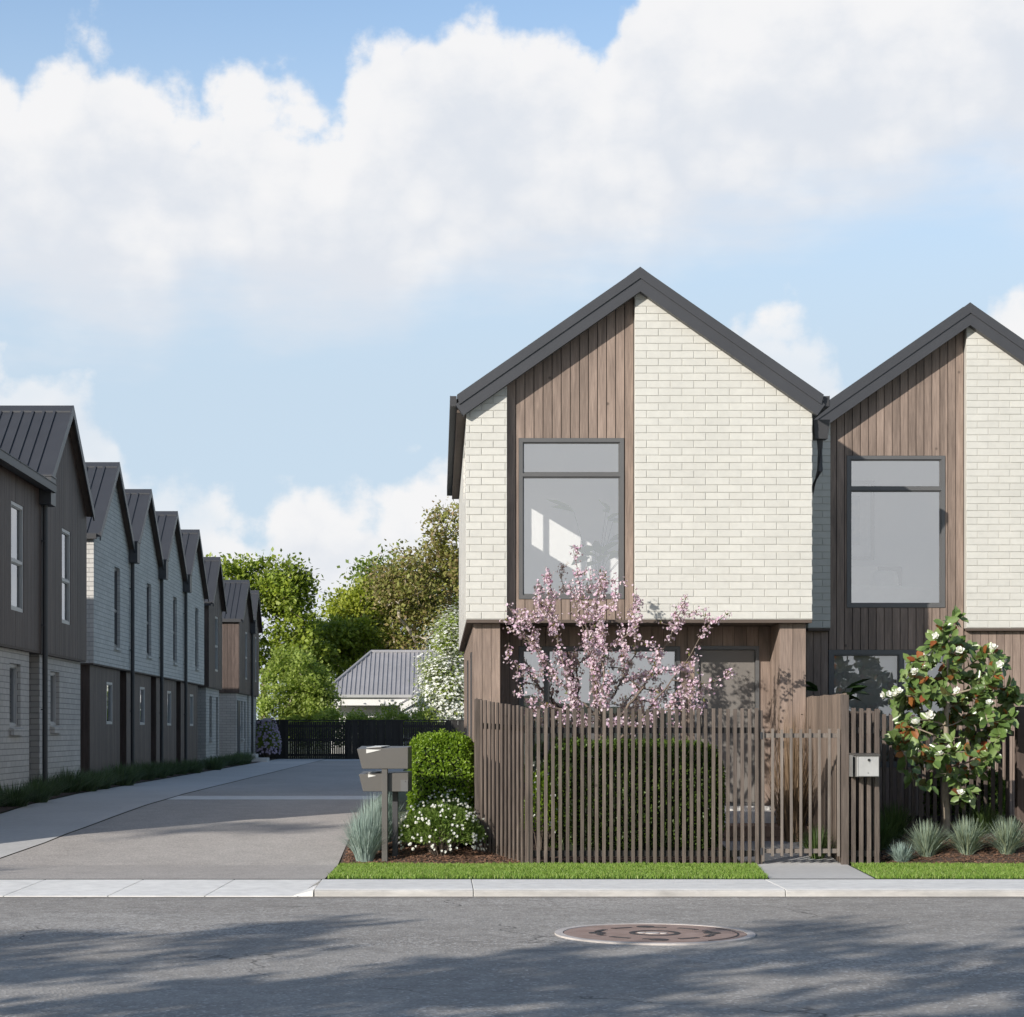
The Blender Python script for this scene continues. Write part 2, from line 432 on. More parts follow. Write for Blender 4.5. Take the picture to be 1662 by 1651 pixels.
def exposed():
    m, nt, out = new_mat('exposed_aggregate_driveway')
    p = N(nt, 'ShaderNodeBsdfPrincipled'); nt.links.new(p.outputs[0], out.inputs[0]); p.inputs['Roughness'].default_value = .85
    p.inputs['Specular IOR Level'].default_value = .25
    tc = N(nt, 'ShaderNodeTexCoord')
    vo = N(nt, 'ShaderNodeTexVoronoi'); vo.inputs['Scale'].default_value = 60; nt.links.new(tc.outputs['Object'], vo.inputs['Vector'])
    sc = N(nt, 'ShaderNodeSeparateColor'); nt.links.new(vo.outputs['Color'], sc.inputs[0])
    big = noise_fac(nt, .35, (1, .6, 1), 5)
    mid = noise_fac(nt, 3, (1, 1, 1), 6)
    base = mix_col(nt, map_range(nt, big, .35, .65, 0, 1), (.40, .368, .338), (.455, .425, .392))
    base = scale_col(nt, base, map_range(nt, mid, .3, .7, .92, 1.08))
    base = scale_col(nt, base, map_range(nt, sc.outputs[1], 0, 1, .82, 1.18))
    nt.links.new(base, p.inputs['Base Color'])
    b = N(nt, 'ShaderNodeBump'); b.inputs['Strength'].default_value = .4; b.inputs['Distance'].default_value = .005
    nt.links.new(vo.outputs['Distance'], b.inputs['Height']); nt.links.new(b.outputs[0], p.inputs['Normal'])
    return m
MT['driveway'] = exposed()

MT['soil'] = surf('garden_soil', (.085, .055, .04), .95, .35, 12, bump=.9, bump_scale=30, bump_dist=.03)
MT['chip'] = surf('bark_chip', (.16, .088, .055), .9, .2, 20, island=.55)
MT['turf'] = surf('turf_base', (.07, .12, .03), .95, .3, 20)
MT['field'] = surf('garden_ground', (.07, .085, .035), .95, .3, .8)
MT['grass'] = leaf_mat('lawn_blades', [(.14,.24,.036), (.195,.325,.052), (.27,.39,.08), (.34,.40,.13)], .3, .5)
MT['hedge'] = leaf_mat('hedge_leaves', [(.10, .17, .015), (.17, .27, .022), (.26, .37, .04)], .35, .4)
MT['hedge_dk'] = leaf_mat('clipped_hedge_leaves', [(.05,.085,.015), (.085,.15,.025), (.13,.20,.035)], .3, .4)
MT['daisy'] = leaf_mat('daisy_bush_leaves', [(.085,.145,.028), (.15,.225,.045), (.22,.30,.075)], .3, .5)
MT['white_petal'] = leaf_mat('white_petals', [(.78, .78, .74), (.85, .85, .82)], .2, .6, tcol=1.0)
MT['pink_petal'] = leaf_mat('pink_blossom_petals', [(.56,.33,.51), (.75,.57,.70), (.84,.74,.81), (.62,.43,.60), (.90,.84,.88)], .35, .6, tcol=1.0)
MT['bronze_leaf'] = leaf_mat('young_bronze_leaves', [(.16, .18, .03), (.20, .14, .04), (.12, .17, .04)], .3)
MT['fescue'] = leaf_mat('blue_fescue_blades', [(.22, .30, .27), (.30, .39, .35), (.38, .46, .41)], .15, .6, tcol=.9)
MT['fescue_grn'] = leaf_mat('grey_green_fescue_blades', [(.17, .23, .17), (.26, .33, .26), (.30, .34, .20)], .15, .6, tcol=.9)
MT['green_blade'] = leaf_mat('dark_green_blades', [(.05, .085, .025), (.08, .13, .035), (.11, .16, .05)], .2, .5)
MT['liriope'] = leaf_mat('deep_green_blades', [(.05,.085,.04), (.075,.12,.055), (.11,.155,.075)], .2, .5)
MT['reed'] = leaf_mat('dry_brown_reed', [(.14, .09, .055), (.21, .145, .09), (.27, .19, .12)], .2, .7)
MT['magnolia'] = leaf_mat('glossy_magnolia_leaves', [(.075, .13, .035), (.13, .205, .055), (.22, .30, .11)], .12, .28, back=(.15, .135, .055), spec=.6)
MT['rust_leaf'] = leaf_mat('rust_red_leaves', [(.28, .075, .03), (.36, .14, .04), (.22, .10, .03)], .3, .5)
MT['big_leaf'] = leaf_mat('dark_tropical_leaves', [(.02, .04, .015), (.03, .06, .02)], .1, .35)
MT['tree_green'] = leaf_mat('bright_tree_leaves', [(.11,.155,.02), (.21,.275,.035), (.33,.38,.06)], .35, .5, clump=.8)
MT['tree_dark'] = leaf_mat('deep_tree_leaves', [(.08,.115,.02), (.13,.185,.032), (.20,.26,.05)], .3, .5, clump=.8)
MT['tree_yellow'] = leaf_mat('yellow_green_tree_leaves', [(.18,.22,.025), (.28,.32,.04), (.38,.40,.07)], .35, .5, clump=.8)
MT['tree_olive'] = leaf_mat('olive_brown_tree_leaves', [(.21,.16,.075), (.19,.20,.05), (.28,.29,.075), (.28,.19,.11)], .3, .55, clump=.8)
MT['shrub_light'] = leaf_mat('fresh_shrub_leaves', [(.15,.20,.04), (.25,.32,.065), (.36,.42,.11)], .4, .5, clump=1.2)
MT['lilac'] = leaf_mat('lilac_petals', [(.56,.48,.66), (.70,.62,.78)], .25, .6, tcol=1.0)
MT['bluewhite'] = MT['white_petal']

# manhole
def manhole_mat():
    m, nt, out = new_mat('rusty_iron_cover')
    p = N(nt, 'ShaderNodeBsdfPrincipled'); nt.links.new(p.outputs[0], out.inputs[0]); p.inputs['Roughness'].default_value = .75
    tc = N(nt, 'ShaderNodeTexCoord')
    f = noise_fac(nt, 5, (1, 1, 1), 8)
    c = mix_col(nt, map_range(nt, f, .3, .7, 0, 1), (.27, .185, .15), (.40, .29, .245))
    nt.links.new(c, p.inputs['Base Color'])
    ck = N(nt, 'ShaderNodeTexChecker'); ck.inputs['Scale'].default_value = 40; nt.links.new(tc.outputs['Object'], ck.inputs['Vector'])
    b = N(nt, 'ShaderNodeBump'); b.inputs['Strength'].default_value = .4; b.inputs['Distance'].default_value = .006
    nt.links.new(ck.outputs['Fac'], b.inputs['Height']); nt.links.new(b.outputs[0], p.inputs['Normal'])
    return m
MT['iron'] = manhole_mat()
MT['iron_dk'] = surf('dark_iron', (.05, .045, .045), .6, .2, 12)
MT['iron_rim'] = surf('pale_mortar_ring', (.52, .48, .45), .8, .15, 8)

# ------------------------------------------------------------------ world, sun, camera
def build_world():
    w = bpy.data.worlds.new('World'); scene.world = w; w.use_nodes = True
    w.cycles.sampling_method = 'MANUAL'; w.cycles.sample_map_resolution = 512
    nt = w.node_tree
    for n in list(nt.nodes): nt.nodes.remove(n)
    out = nt.nodes.new('ShaderNodeOutputWorld'); bg = nt.nodes.new('ShaderNodeBackground')
    STR = .13
    bg.inputs['Strength'].default_value = STR
    nt.links.new(bg.outputs[0], out.inputs[0])
    sky = nt.nodes.new('ShaderNodeTexSky'); sky.sky_type = 'NISHITA'; sky.sun_disc = False
    sky.sun_elevation = R(SUN_EL); sky.sun_rotation = R(180 + SUN_AZ)
    sky.air_density = 1.0; sky.dust_density = .6; sky.ozone_density = 1.5; sky.altitude = 0
    tc = nt.nodes.new('ShaderNodeTexCoord')
    sx = nt.nodes.new('ShaderNodeSeparateXYZ'); nt.links.new(tc.outputs['Generated'], sx.inputs[0])
    az = math_n(nt, 'ARCTAN2', sx.outputs[0], sx.outputs[1])           # 0 straight down the street view, + to the right
    el = math_n(nt, 'ARCSINE', sx.outputs[2])
    uv = nt.nodes.new('ShaderNodeCombineXYZ'); nt.links.new(az, uv.inputs[0]); nt.links.new(el, uv.inputs[1])
    def cloud_noise(scale, stretch, detail, rough, seed=0.0):
        mp = nt.nodes.new('ShaderNodeMapping'); mp.inputs['Scale'].default_value = stretch; mp.inputs['Location'].default_value = (seed, seed * 1.7, 0)
        nt.links.new(uv.outputs[0], mp.inputs[0])
        nz = nt.nodes.new('ShaderNodeTexNoise'); nz.noise_dimensions = '2D'; nz.inputs['Scale'].default_value = scale; nz.inputs['Detail'].default_value = detail
        nz.inputs['Roughness'].default_value = rough; nt.links.new(mp.outputs[0], nz.inputs['Vector'])
        return nz.outputs['Fac']
    def puff_noise(scale, seed, warp):
        "rounded billows: distance inside 2-D cells, warped by the fine noise"
        mp = nt.nodes.new('ShaderNodeMapping'); mp.inputs['Location'].default_value = (seed, seed * .6, 0); nt.links.new(uv.outputs[0], mp.inputs[0])
        w = nt.nodes.new('ShaderNodeVectorMath'); w.operation = 'SCALE'; nt.links.new(warp, w.inputs[0]); w.inputs['Scale'].default_value = .7 / scale
        ad = nt.nodes.new('ShaderNodeVectorMath'); ad.operation = 'ADD'; nt.links.new(mp.outputs[0], ad.inputs[0]); nt.links.new(w.outputs[0], ad.inputs[1])
        vo = nt.nodes.new('ShaderNodeTexVoronoi'); vo.voronoi_dimensions = '2D'; vo.inputs['Scale'].default_value = scale
        nt.links.new(ad.outputs[0], vo.inputs['Vector'])
        d = vo.outputs['Distance']
        return math_n(nt, 'SUBTRACT', .30, math_n(nt, 'MULTIPLY', d, d))
    A0, A1 = -.55, .55
    def curve(pts):
        "pts (px, py) in the view -> elevation as a function of azimuth"
        fc = nt.nodes.new('ShaderNodeFloatCurve')
        t = map_range(nt, az, A0, A1, 0, 1)
        nt.links.new(t, fc.inputs['Value'])
        c = fc.mapping.curves[0]
        P = []
        for px, py in pts:
            a = math.atan((px - VX) / F); e = math.atan((VY - py) / F)
            P.append(((a - A0) / (A1 - A0), min(1, max(0, (e + .1) / .6))))
        while len(c.points) < len(P): c.points.new(.5, .5)
        for q, (x, y) in zip(c.points, P): q.location = (x, y)
        fc.mapping.update()
        return map_range(nt, fc.outputs[0], 0, 1, -.1, .5)
    fine = cloud_noise(30, (1, 1.15, 1), 6, .60, 3.1)
    fineC = math_n(nt, 'SUBTRACT', fine, .5)
    wn = nt.nodes.new('ShaderNodeTexNoise'); wn.noise_dimensions = '2D'; wn.inputs['Scale'].default_value = 26; wn.inputs['Detail'].default_value = 3
    nt.links.new(uv.outputs[0], wn.inputs['Vector'])
    puff = puff_noise(24, 1.7, wn.outputs['Color']); puff2 = puff_noise(62, 5.3, wn.outputs['Color'])
    bill = math_n(nt, 'ADD', math_n(nt, 'MULTIPLY', puff, .034), math_n(nt, 'ADD', math_n(nt, 'MULTIPLY', puff2, .013), math_n(nt, 'MULTIPLY', fineC, .050)))
    wisp = math_n(nt, 'MULTIPLY', math_n(nt, 'SUBTRACT', cloud_noise(11, (.45, 1.6, 1), 5, .6, 9.0), .5), .10)
    def bank(top, bot, soft_t=.006, soft_b=.03, wamp=1.0):
        tp = curve(top); bt = curve(bot)
        dt = math_n(nt, 'ADD', math_n(nt, 'SUBTRACT', tp, el), bill)
        db = math_n(nt, 'ADD', math_n(nt, 'SUBTRACT', el, bt), math_n(nt, 'MULTIPLY', wisp, wamp))
        mt_ = map_range(nt, dt, -soft_t * .5, soft_t, 0, 1, True)
        mb_ = map_range(nt, db, -soft_b * .4, soft_b, 0, 1, True)
        return math_n(nt, 'MULTIPLY', mt_, mb_), dt, db
    lift = lambda pts, k: [(x, y + k) for x, y in pts]
    top1 = [(-900, 60), (-300, 90), (0, 132), (60, 140), (110, 100), (165, 86), (215, 112), (262, 150), (330, 128), (410, 112), (470, 128), (540, 140), (575, 100), (650, 55), (770, 18), (830, 52), (900, 40), (985, 82), (1008, -30), (1300, -80), (1700, -120), (2300, -20)]
    bot1 = [(-900, 470), (-300, 480), (0, 500), (250, 505), (320, 455), (450, 500), (640, 505), (700, 455), (900, 440), (1030, 430), (1110, 395), (1400, 350), (1550, 340), (1700, 370), (2300, 420)]
    m1, dt1, db1 = bank(lift(top1, 26), lift(bot1, 52), .013, .040, .75)
    top2 = [(-900, 640), (-200, 560), (0, 592), (70, 598), (130, 640), (185, 690), (215, 775), (300, 790), (370, 815), (415, 840), (445, 800), (500, 782), (560, 800), (610, 810), (660, 770), (750, 745), (850, 720), (1000, 760), (1150, 590), (1190, 518), (1280, 508), (1345, 560), (1380, 640), (1440, 760), (1560, 740), (1615, 520), (1700, 500), (1900, 560), (2300, 600)]
    bot2 = [(-900, 1250), (0, 1250), (2300, 1250)]
    m2, dt2, db2 = bank(lift(top2, 22), bot2, .014, .09, .6)
    # soft break in the left low cloud, thin veil over the whole low sky
    m2 = math_n(nt, 'MULTIPLY', m2, map_range(nt, cloud_noise(9, (.8, 1.4, 1), 3, .55, 4.4), .30, .55, .55, 1.0, True))
    # rest of the dome: broken cumulus
    gen = map_range(nt, cloud_noise(3.2, (1, 2.2, 1), 5, .58, 7.7), .58, .70, 0, .55, True)
    awayL = map_range(nt, math_n(nt, 'ABSOLUTE', az), .42, .60, 0, 1, True)
    highE = map_range(nt, el, .44, .55, 0, 1, True)
    gen = math_n(nt, 'MULTIPLY', gen, math_n(nt, 'MAXIMUM', awayL, highE))
    back = math_n(nt, 'MULTIPLY', map_range(nt, math_n(nt, 'ABSOLUTE', az), 2.55, 2.85, 0, 1, True), map_range(nt, math_n(nt, 'ADD', el, math_n(nt, 'MULTIPLY', fineC, .12)), .17, .24, 1.0, 0, True))  # bright cloud bank added behind the view for panes to reflect
    gen = math_n(nt, 'MAXIMUM', gen, back)
    front = math_n(nt, 'MULTIPLY', math_n(nt, 'MAXIMUM', m1, m2), math_n(nt, 'SUBTRACT', 1.0, awayL))
    mask = math_n(nt, 'MAXIMUM', front, gen)
    mask = math_n(nt, 'MULTIPLY', mask, .97)
    # cloud body: white tops, lilac-grey hollows and base
    body = cloud_noise(11, (1, 1.5, 1), 7, .58, 2.2)
    bodyp = math_n(nt, 'ADD', math_n(nt, 'MULTIPLY', body, .75), math_n(nt, 'MULTIPLY', puff, .30))
    bodyp = math_n(nt, 'ADD', bodyp, math_n(nt, 'MULTIPLY', puff2, .16))
    e1 = map_range(nt, dt1, .0, .075, .26, -.03, True)
    e2 = map_range(nt, dt2, .0, .075, .34, .04, True)
    pick = math_n(nt, 'GREATER_THAN', m2, m1)
    edge = math_n(nt, 'ADD', math_n(nt, 'MULTIPLY', e1, math_n(nt, 'SUBTRACT', 1.0, pick)), math_n(nt, 'MULTIPLY', e2, pick))
    low = map_range(nt, db1, .0, .08, -.03, .05, True)
    sh = math_n(nt, 'ADD', math_n(nt, 'ADD', bodyp, edge), low)
    ccol = mix_col(nt, map_range(nt, sh, .28, .70, 0, 1, True), (.755, .79, .85), (.93, .925, .93))
    ccol = mix_col(nt, math_n(nt, 'MULTIPLY', back, map_range(nt, body, .3, .7, .75, 1.0)), ccol, (.96, .965, .97))
    ccol = scale_col(nt, ccol, N_value(nt, 1.0 / STR))
    # sky: Nishita, slightly lifted so that the clear parts sit at the photograph's exposure
    hs = nt.nodes.new('ShaderNodeHueSaturation'); hs.inputs['Saturation'].default_value = 1.0; hs.inputs['Value'].default_value = 1.55
    nt.links.new(sky.outputs[0], hs.inputs['Color'])
    skyc = hs.outputs[0]
    veil = map_range(nt, el, .16, .41, .95, .0, True)
    skyc = scale_col(nt, skyc, map_range(nt, awayL, 0, 1, 1.0, .64))
    veil = math_n(nt, 'MULTIPLY', veil, map_range(nt, awayL, 0, 1, 1.0, .22))
    skyc = mix_col(nt, veil, skyc, tuple(c / STR for c in (.575, .705, .835)))
    fin = mix_col(nt, mask, skyc, ccol)
    nt.links.new(fin, bg.inputs['Color'])

def N_value(nt, v):
    n = nt.nodes.new('ShaderNodeValue'); n.outputs[0].default_value = v
    return n.outputs[0]

build_world()
sl = bpy.data.lights.new('sun', 'SUN'); sl.energy = 5.0; sl.angle = R(.5); sl.color = (1.0, .94, .865)
so = bpy.data.objects.new('sun', sl); COL.objects.link(so)
d = Vector((math.sin(R(SUN_AZ)) * math.cos(R(SUN_EL)), math.cos(R(SUN_AZ)) * math.cos(R(SUN_EL)), -math.sin(R(SUN_EL))))
so.rotation_euler = d.to_track_quat('-Z', 'Y').to_euler()
so.location = (-20, -20, 20)

cam = bpy.data.cameras.new('camera'); co = bpy.data.objects.new('camera', cam); COL.objects.link(co)
co.location = (0, 0, EYE); co.rotation_euler = (R(90), 0, 0)
cam.sensor_width = 36; cam.lens = 36 * F / 1662
cam.shift_x = (831 - VX) / 1662; cam.shift_y = (VY - 825.5) / 1662
cam.clip_start = .1; cam.clip_end = 3000
scene.camera = co
vs = scene.view_settings; vs.view_transform = 'Standard'; vs.look = 'None'; vs.exposure = 0; vs.gamma = 1
cy = scene.cycles
cy.use_denoising = True
try: cy.denoiser = 'OPENIMAGEDENOISE'
except Exception: pass
cy.use_adaptive_sampling = True; cy.adaptive_threshold = .02
cy.max_bounces = 9; cy.diffuse_bounces = 6; cy.glossy_bounces = 3; cy.transparent_max_bounces = 24; cy.transmission_bounces = 6
cy.sample_clamp_indirect = 6

# ------------------------------------------------------------------ ground, road, paving
def sheet(name, xs_by_y, mat, dz=0.0, parent=None, kind='structure', thick=0.0):
    "strip following the ground profile: rows (Y, X0, X1)"
    vs = []; fs = []
    for Y, x0, x1 in xs_by_y:
        z = zg(Y) + dz
        vs += [(x0, Y, z), (x1, Y, z)]
    for i in range(len(xs_by_y) - 1):
        fs.append((2*i, 2*i+1, 2*i+3, 2*i+2))
    m = MB(); m.add(vs, fs)
    o = m.build(name, mat, parent, recalc=False)
    if kind: o['kind'] = kind
    return o

YS = [22.4, 23.2, 24, 25, 26.2, 27.5, 28.7, 30, 32, 34]
rows = [(-600, -600, 600), (19.1, -600, 600)]
gm = MB()
prof = [(-700, -.13), (20.2, -.13), (20.29, -.04), (22.4, -.03)] + [(y, zg(y) - .03) for y in YS[1:]] + [(1500, .41)]
vs_ = []; fs_ = []
for y, z in prof: vs_ += [(-1200, y, z), (1200, y, z)]
for i in range(len(prof) - 1): fs_.append((2*i, 2*i+1, 2*i+3, 2*i+2))
gm.add(vs_, fs_)
gm.build('ground', MT['field'], recalc=False)['kind'] = 'structure'

m = MB(); m.add([(-300, 7.2, -.10 + .006), (300, 7.2, -.094), (300, 19.1, -.07), (-300, 19.1, -.07)], [(0, 1, 2, 3)])
m.build('road', MT['asphalt'], recalc=False)['kind'] = 'structure'
m = MB()
hx = [-900 + 30 * i for i in range(61)]
vs_ = []; fs_ = []
for i, x in enumerate(hx):
    h = 4.5 + 2.2 * math.sin(i * .7) + 1.6 * math.sin(i * 1.9 + 1) + .8 * math.sin(i * 4.1)
    vs_ += [(x, -230, -.2), (x, -262, h), (x, -330, -.2)]
for i in range(60):
    for k in (0, 1): fs_.append((3*i+k, 3*i+3+k, 3*i+4+k, 3*i+1+k))
m.add(vs_, fs_); m.build('hills', MT['field'], smooth=True)['kind'] = 'structure'
# opposite footpath (where the photographer stands)
m = MB(); m.box(-60, 60, 4.8, 7.2, -.095, .03)
m.build('footpath', MT['concrete'])['kind'] = 'structure'

# kerb: right part with a low upstand, left part laid back for the crossing
m = MB()
KX = -1.22
def kerb_prof(x0, x1):
    pts = [(19.08, -.09), (19.08, -.018), (19.10, -.004), (19.14, 0.003), (20.3, .006), (20.3, -.09)]
    n = len(pts)
    vs = [(x0, y, z) for y, z in pts] + [(x1, y, z) for y, z in pts]
    fs = [(i, (i+1) % n, (i+1) % n + n, i + n) for i in range(n)] + [tuple(range(n)), tuple(range(2*n-1, n-1, -1))]
    m.add(vs, fs)
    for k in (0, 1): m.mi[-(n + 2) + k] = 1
xs = [KX, .34, 3.4, 6.8, 10.2, 14, 18, 26, 40, 60]
for a, b in zip(xs, xs[1:]): kerb_prof(a + .004, b - .004)
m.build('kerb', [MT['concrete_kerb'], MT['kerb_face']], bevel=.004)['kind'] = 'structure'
m = MB()
xs = [-60, -40, -26, -18, -12, -8.4, -6.45, -5.30, -4.10, -3.08, -2.13, KX]
xsl = xs
for a, b in zip(xsl, xsl[1:]):
    a2, b2 = a + .006, b - .006
    sk = -.16   # joints run slightly askew
    m.hexa([(a2 + sk, 19.06, -.12), (b2 + sk, 19.06, -.12), (b2, 20.3, -.12), (a2, 20.3, -.12),
            (a2 + sk, 19.06, -.062), (b2 + sk, 19.06, -.062), (b2, 20.3, .004), (a2, 20.3, .004)])
m.build('vehicle_crossing', MT['concrete_kerb'])['kind'] = 'structure'
# dark end joint where the kerb drops to the crossing
m = MB(); m.hexa([(KX-.24, 19.075, -.10), (KX-.012, 19.075, -.10), (KX-.004, 19.6, -.10), (KX-.02, 19.6, -.10), (KX-.20, 19.075, -.058), (KX-.012, 19.075, -.010), (KX-.004, 19.6, 0.0), (KX-.02, 19.6, -.0)])
m.build('kerb_ramp', MT['concrete_kerb'])['kind'] = 'structure'

# driveway
def inner(Y):
    pts = [(20.3, -7.4), (21.2, -6.0), (22.0, -5.5), (22.9, -5.15), (24.6, -4.80), (27, -4.60), (30, -4.5), (33, -4.45), (80, -4.4)]
    for (a, b), (c, d_) in zip(pts, pts[1:]):
        if Y <= c: return b + (d_ - b) * (Y - a) / (c - a)
    return -4.4
DY = [20.3, 20.7, 21.2, 21.6, 22.0, 22.4, 22.9, 23.5, 24.2, 25, 26, 27.5, 28.7, 30, 31.9]
def right_edge(Y): return -1.19 + .19 * min(1, max(0, (Y - 20.3) / 14))
D2 = [33.3, 34, 36, 40, 50, 60, 72]
sheet('driveway', [(y, inner(y), right_edge(y)) for y in DY], MT['driveway'], .010)
sheet('driveway_end', [(y, inner(y), right_edge(y) if y < 50 else right_edge(y)) for y in D2], MT['driveway'], .010)
sheet('driveway_strip', [(31.9, inner(31.9), right_edge(31.9)), (32.6, inner(32.6), right_edge(32.6)), (33.3, inner(33.3), right_edge(33.3))], MT['concrete_kerb'], .012)
sheet('driveway_turning_bay', [(72, -4.4, 6), (76.5, -4.4, 6)], MT['concrete'], .012)
def outer(Y): return -6.3 if Y > 26 else -6.3 - (26 - Y) * .9
sheet('path', [(y, outer(y), inner(y) - .012) for y in DY + D2 + [76.5]], MT['concrete'], .018)
sheet('garden_bed', [(y, -7.6, outer(y) - .02) for y in DY + D2 + [76.5]], MT['soil'], .03)
# thin dark joint along the path edge
# front bed, lawn strips and gate path
def gpath(Y):
    t = (Y - 20.3) / 2.0
    return 3.45 + .20 * t, 4.55 + .15 * t
sheet('garden_path', [(y, *gpath(min(y, 22.3))) for y in (20.31, 21.3, 22.3)] + [(22.6, 3.66, 4.70)], MT['concrete'], .012)
sheet('gravel_path', [(y, 3.5, 4.64) for y in (22.6, 23.2, 24, 24.4)], MT['stone_path'], .016)
def lawn_rows(a, b): return [(y, a(y), b(y)) for y in (20.31, 20.8, 21.3, 21.8, 22.25)]
le = lambda y: -1.17 + .02 * (y - 20.3)
sheet('lawn', lawn_rows(le, lambda y: gpath(y)[0] - .01), MT['turf'], .012)
sheet('lawn_right', lawn_rows(lambda y: gpath(y)[1] + .01, lambda y: 14.0), MT['turf'], .012)
def bed(name, pts, h, mat=MT['soil']):
    "low mounded planting bed over a quad area"
    x0, x1, y0, y1 = pts
    nx, ny = 26, 14
    rs = random.Random(len(name) * 13)
    vs = []; fs = []
    for j in range(ny + 1):
        for i in range(nx + 1):
            u, v = i / nx, j / ny
            k = min(1, 5 * min(u, 1 - u)) * min(1, 4 * min(v, 1.6 - v))
            x = x0 + (x1 - x0) * u; y = y0 + (y1 - y0) * v
            vs.append((x, y, zg(y) + .006 + h * max(0, k) + rs.uniform(0, .015) * (0 < u < 1)))
    for j in range(ny):
        for i in range(nx):
            a = j * (nx + 1) + i
            fs.append((a, a + 1, a + nx + 2, a + nx + 1))
    mm = MB(); mm.add(vs, fs)
    o = mm.build(name, mat, recalc=False, smooth=True); o['kind'] = 'structure'
    return lambda x, y: zg(y) + .006 + h * max(0, min(1, 5 * min((x-x0)/(x1-x0), 1-(x-x0)/(x1-x0))) * min(1, 4 * min((y-y0)/(y1-y0), 1.6 - (y-y0)/(y1-y0))))
bedA = bed('letterbox_bed', (-1.14, 1.1, 22.2, 25.4), .04)
bedB = bed('magnolia_bed', (5.12, 9.6, 22.2, 25.1), .12)
bedC = bed('courtyard_bed', (1.1, 3.45, 22.6, 25.2), .03)
bedD = bed('side_garden_bed', (4.75, 9.6, 25.25, 26.6), .02)

# ---- lawn blades (uncountable)
def blades(name, x0f, x1f, y0, y1, n, h, mat, seed, zoff=.012):
    rs = np.random.RandomState(seed)
    y = rs.uniform(y0, y1, n); u = rs.uniform(0, 1, n)
    x0 = np.array([x0f(v) for v in y]); x1 = np.array([x1f(v) for v in y])
    x = x0 + (x1 - x0) * u
    z = np.array([zg(v) for v in y]) + zoff
    patch = .75 + .35 * np.sin(x * 3.1 + 1.3 * np.sin(y * 4)) * np.sin(y * 5.3 + x)
    H = h * rs.uniform(.55, 1.25, n) * (.8 + .25 * patch)
    ang = rs.uniform(0, 2 * PI, n); W = rs.uniform(.003, .006, n)
    lean = rs.normal(0, .35, (n, 2)) * H[:, None]
    b = np.stack([x, y, z], 1); s = np.stack([np.cos(ang) * W, np.sin(ang) * W, np.zeros(n)], 1)
    mid = b + np.stack([lean[:, 0] * .4, lean[:, 1] * .4, H * .6], 1)
    tip = b + np.stack([lean[:, 0], lean[:, 1], H], 1)
    V = np.stack([b - s, b + s, mid + s * .7, tip, mid - s * .7], 1).reshape(-1, 3)
    k = (np.arange(n) * 5).reshape(-1, 1)
    o = np_mesh(name, V, k + np.array([[0, 1, 2, 3, 4]]), mat)
    return tag(o, None, None, None, 'stuff')
o = blades('lawn_grass', lambda y: le(y) + .01, lambda y: gpath(y)[0] - .02, 20.32, 22.26, 52000, .042, MT['grass'], 3)
tag(o, 'short bright green verge grass left of the gate path', 'grass')
o = blades('lawn_grass', lambda y: gpath(y)[1] + .02, lambda y: 9.2, 20.32, 22.26, 48000, .042, MT['grass'], 4)
tag(o, 'short bright green verge grass right of the gate path', 'grass')

# ---- bark mulch chips
def chips(name, areas, n, seed, label):
    rs = random.Random(seed); mm = MB()
    tot = sum((a[1]-a[0])*(a[3]-a[2]) for a in areas)
    for x0, x1, y0, y1, fz in areas:
        for _ in range(int(n * (x1-x0)*(y1-y0)/tot)):
            x, y = rs.uniform(x0, x1), rs.uniform(y0, y1)
            z = fz(x, y) + rs.uniform(0.005, .022)
            L, W, T = rs.uniform(.02, .055), rs.uniform(.008, .02), rs.uniform(.002, .006)
            q = Matrix.Rotation(rs.uniform(0, 2*PI), 3, 'Z') @ Matrix.Rotation(rs.uniform(-.5, .5), 3, 'X') @ Matrix.Rotation(rs.uniform(-.4, .4), 3, 'Y')
            P = [Vector((sx*L/2, sy*W/2, sz*T/2)) for sz in (-1, 1) for sx, sy in ((-1,-1),(1,-1),(1,1),(-1,1))]
            mm.hexa([q @ p + Vector((x, y, z)) for p in P])
    o = mm.build(name, MT['chip'], recalc=False)
    return tag(o, label, 'mulch', None, 'stuff')
chips('bark_mulch', [(-1.10, .95, 22.22, 23.9, bedA)], 4200, 5, 'red brown bark mulch around the letterbox post')
chips('bark_mulch', [(5.15, 8.6, 22.22, 23.8, bedB)], 4200, 6, 'dark bark mulch under the magnolia and fescues')

# ---- manhole
def disc(mm, cx, cy, r0, r1, z0, z1, n=64, a0=0, a1=2*PI):
    k = n if abs(a1 - a0 - 2*PI) < 1e-6 else n + 1
    vs = []
    for i in range(k):
        t = a0 + (a1 - a0) * i / n
        c, s = math.cos(t), math.sin(t)
        vs += [(cx+c*r0, cy+s*r0, z1), (cx+c*r1, cy+s*r1, z1), (cx+c*r1, cy+s*r1, z0), (cx+c*r0, cy+s*r0, z0)]
    fs = []
    for i in range(n):
        a = 4 * i; b = 4 * ((i + 1) % k)
        fs += [(a, a+1, b+1, b), (a+1, a+2, b+2, b+1), (a+3, a, b, b+3)]
    mm.add(vs, fs)
mx_, my_, mz = 1.73, 15.6, -.078
mh = thing('manhole_cover', 'round rust brown iron manhole cover set in the asphalt road', 'manhole cover', (mx_, my_, mz))
O = (mx_, my_, mz)
m = MB(O); disc(m, mx_, my_, .735, .80, mz-.02, mz+.014); m.build('rim', MT['iron_rim'], mh)
m = MB(O); disc(m, mx_, my_, .001, .728, mz-.02, mz+.010); m.build('plate', MT['iron'], mh)
m = MB(O)
for k in range(10):
    disc(m, mx_, my_, .435, .485, mz+.010, mz+.0135, 8, k*2*PI/10, k*2*PI/10 + .40)
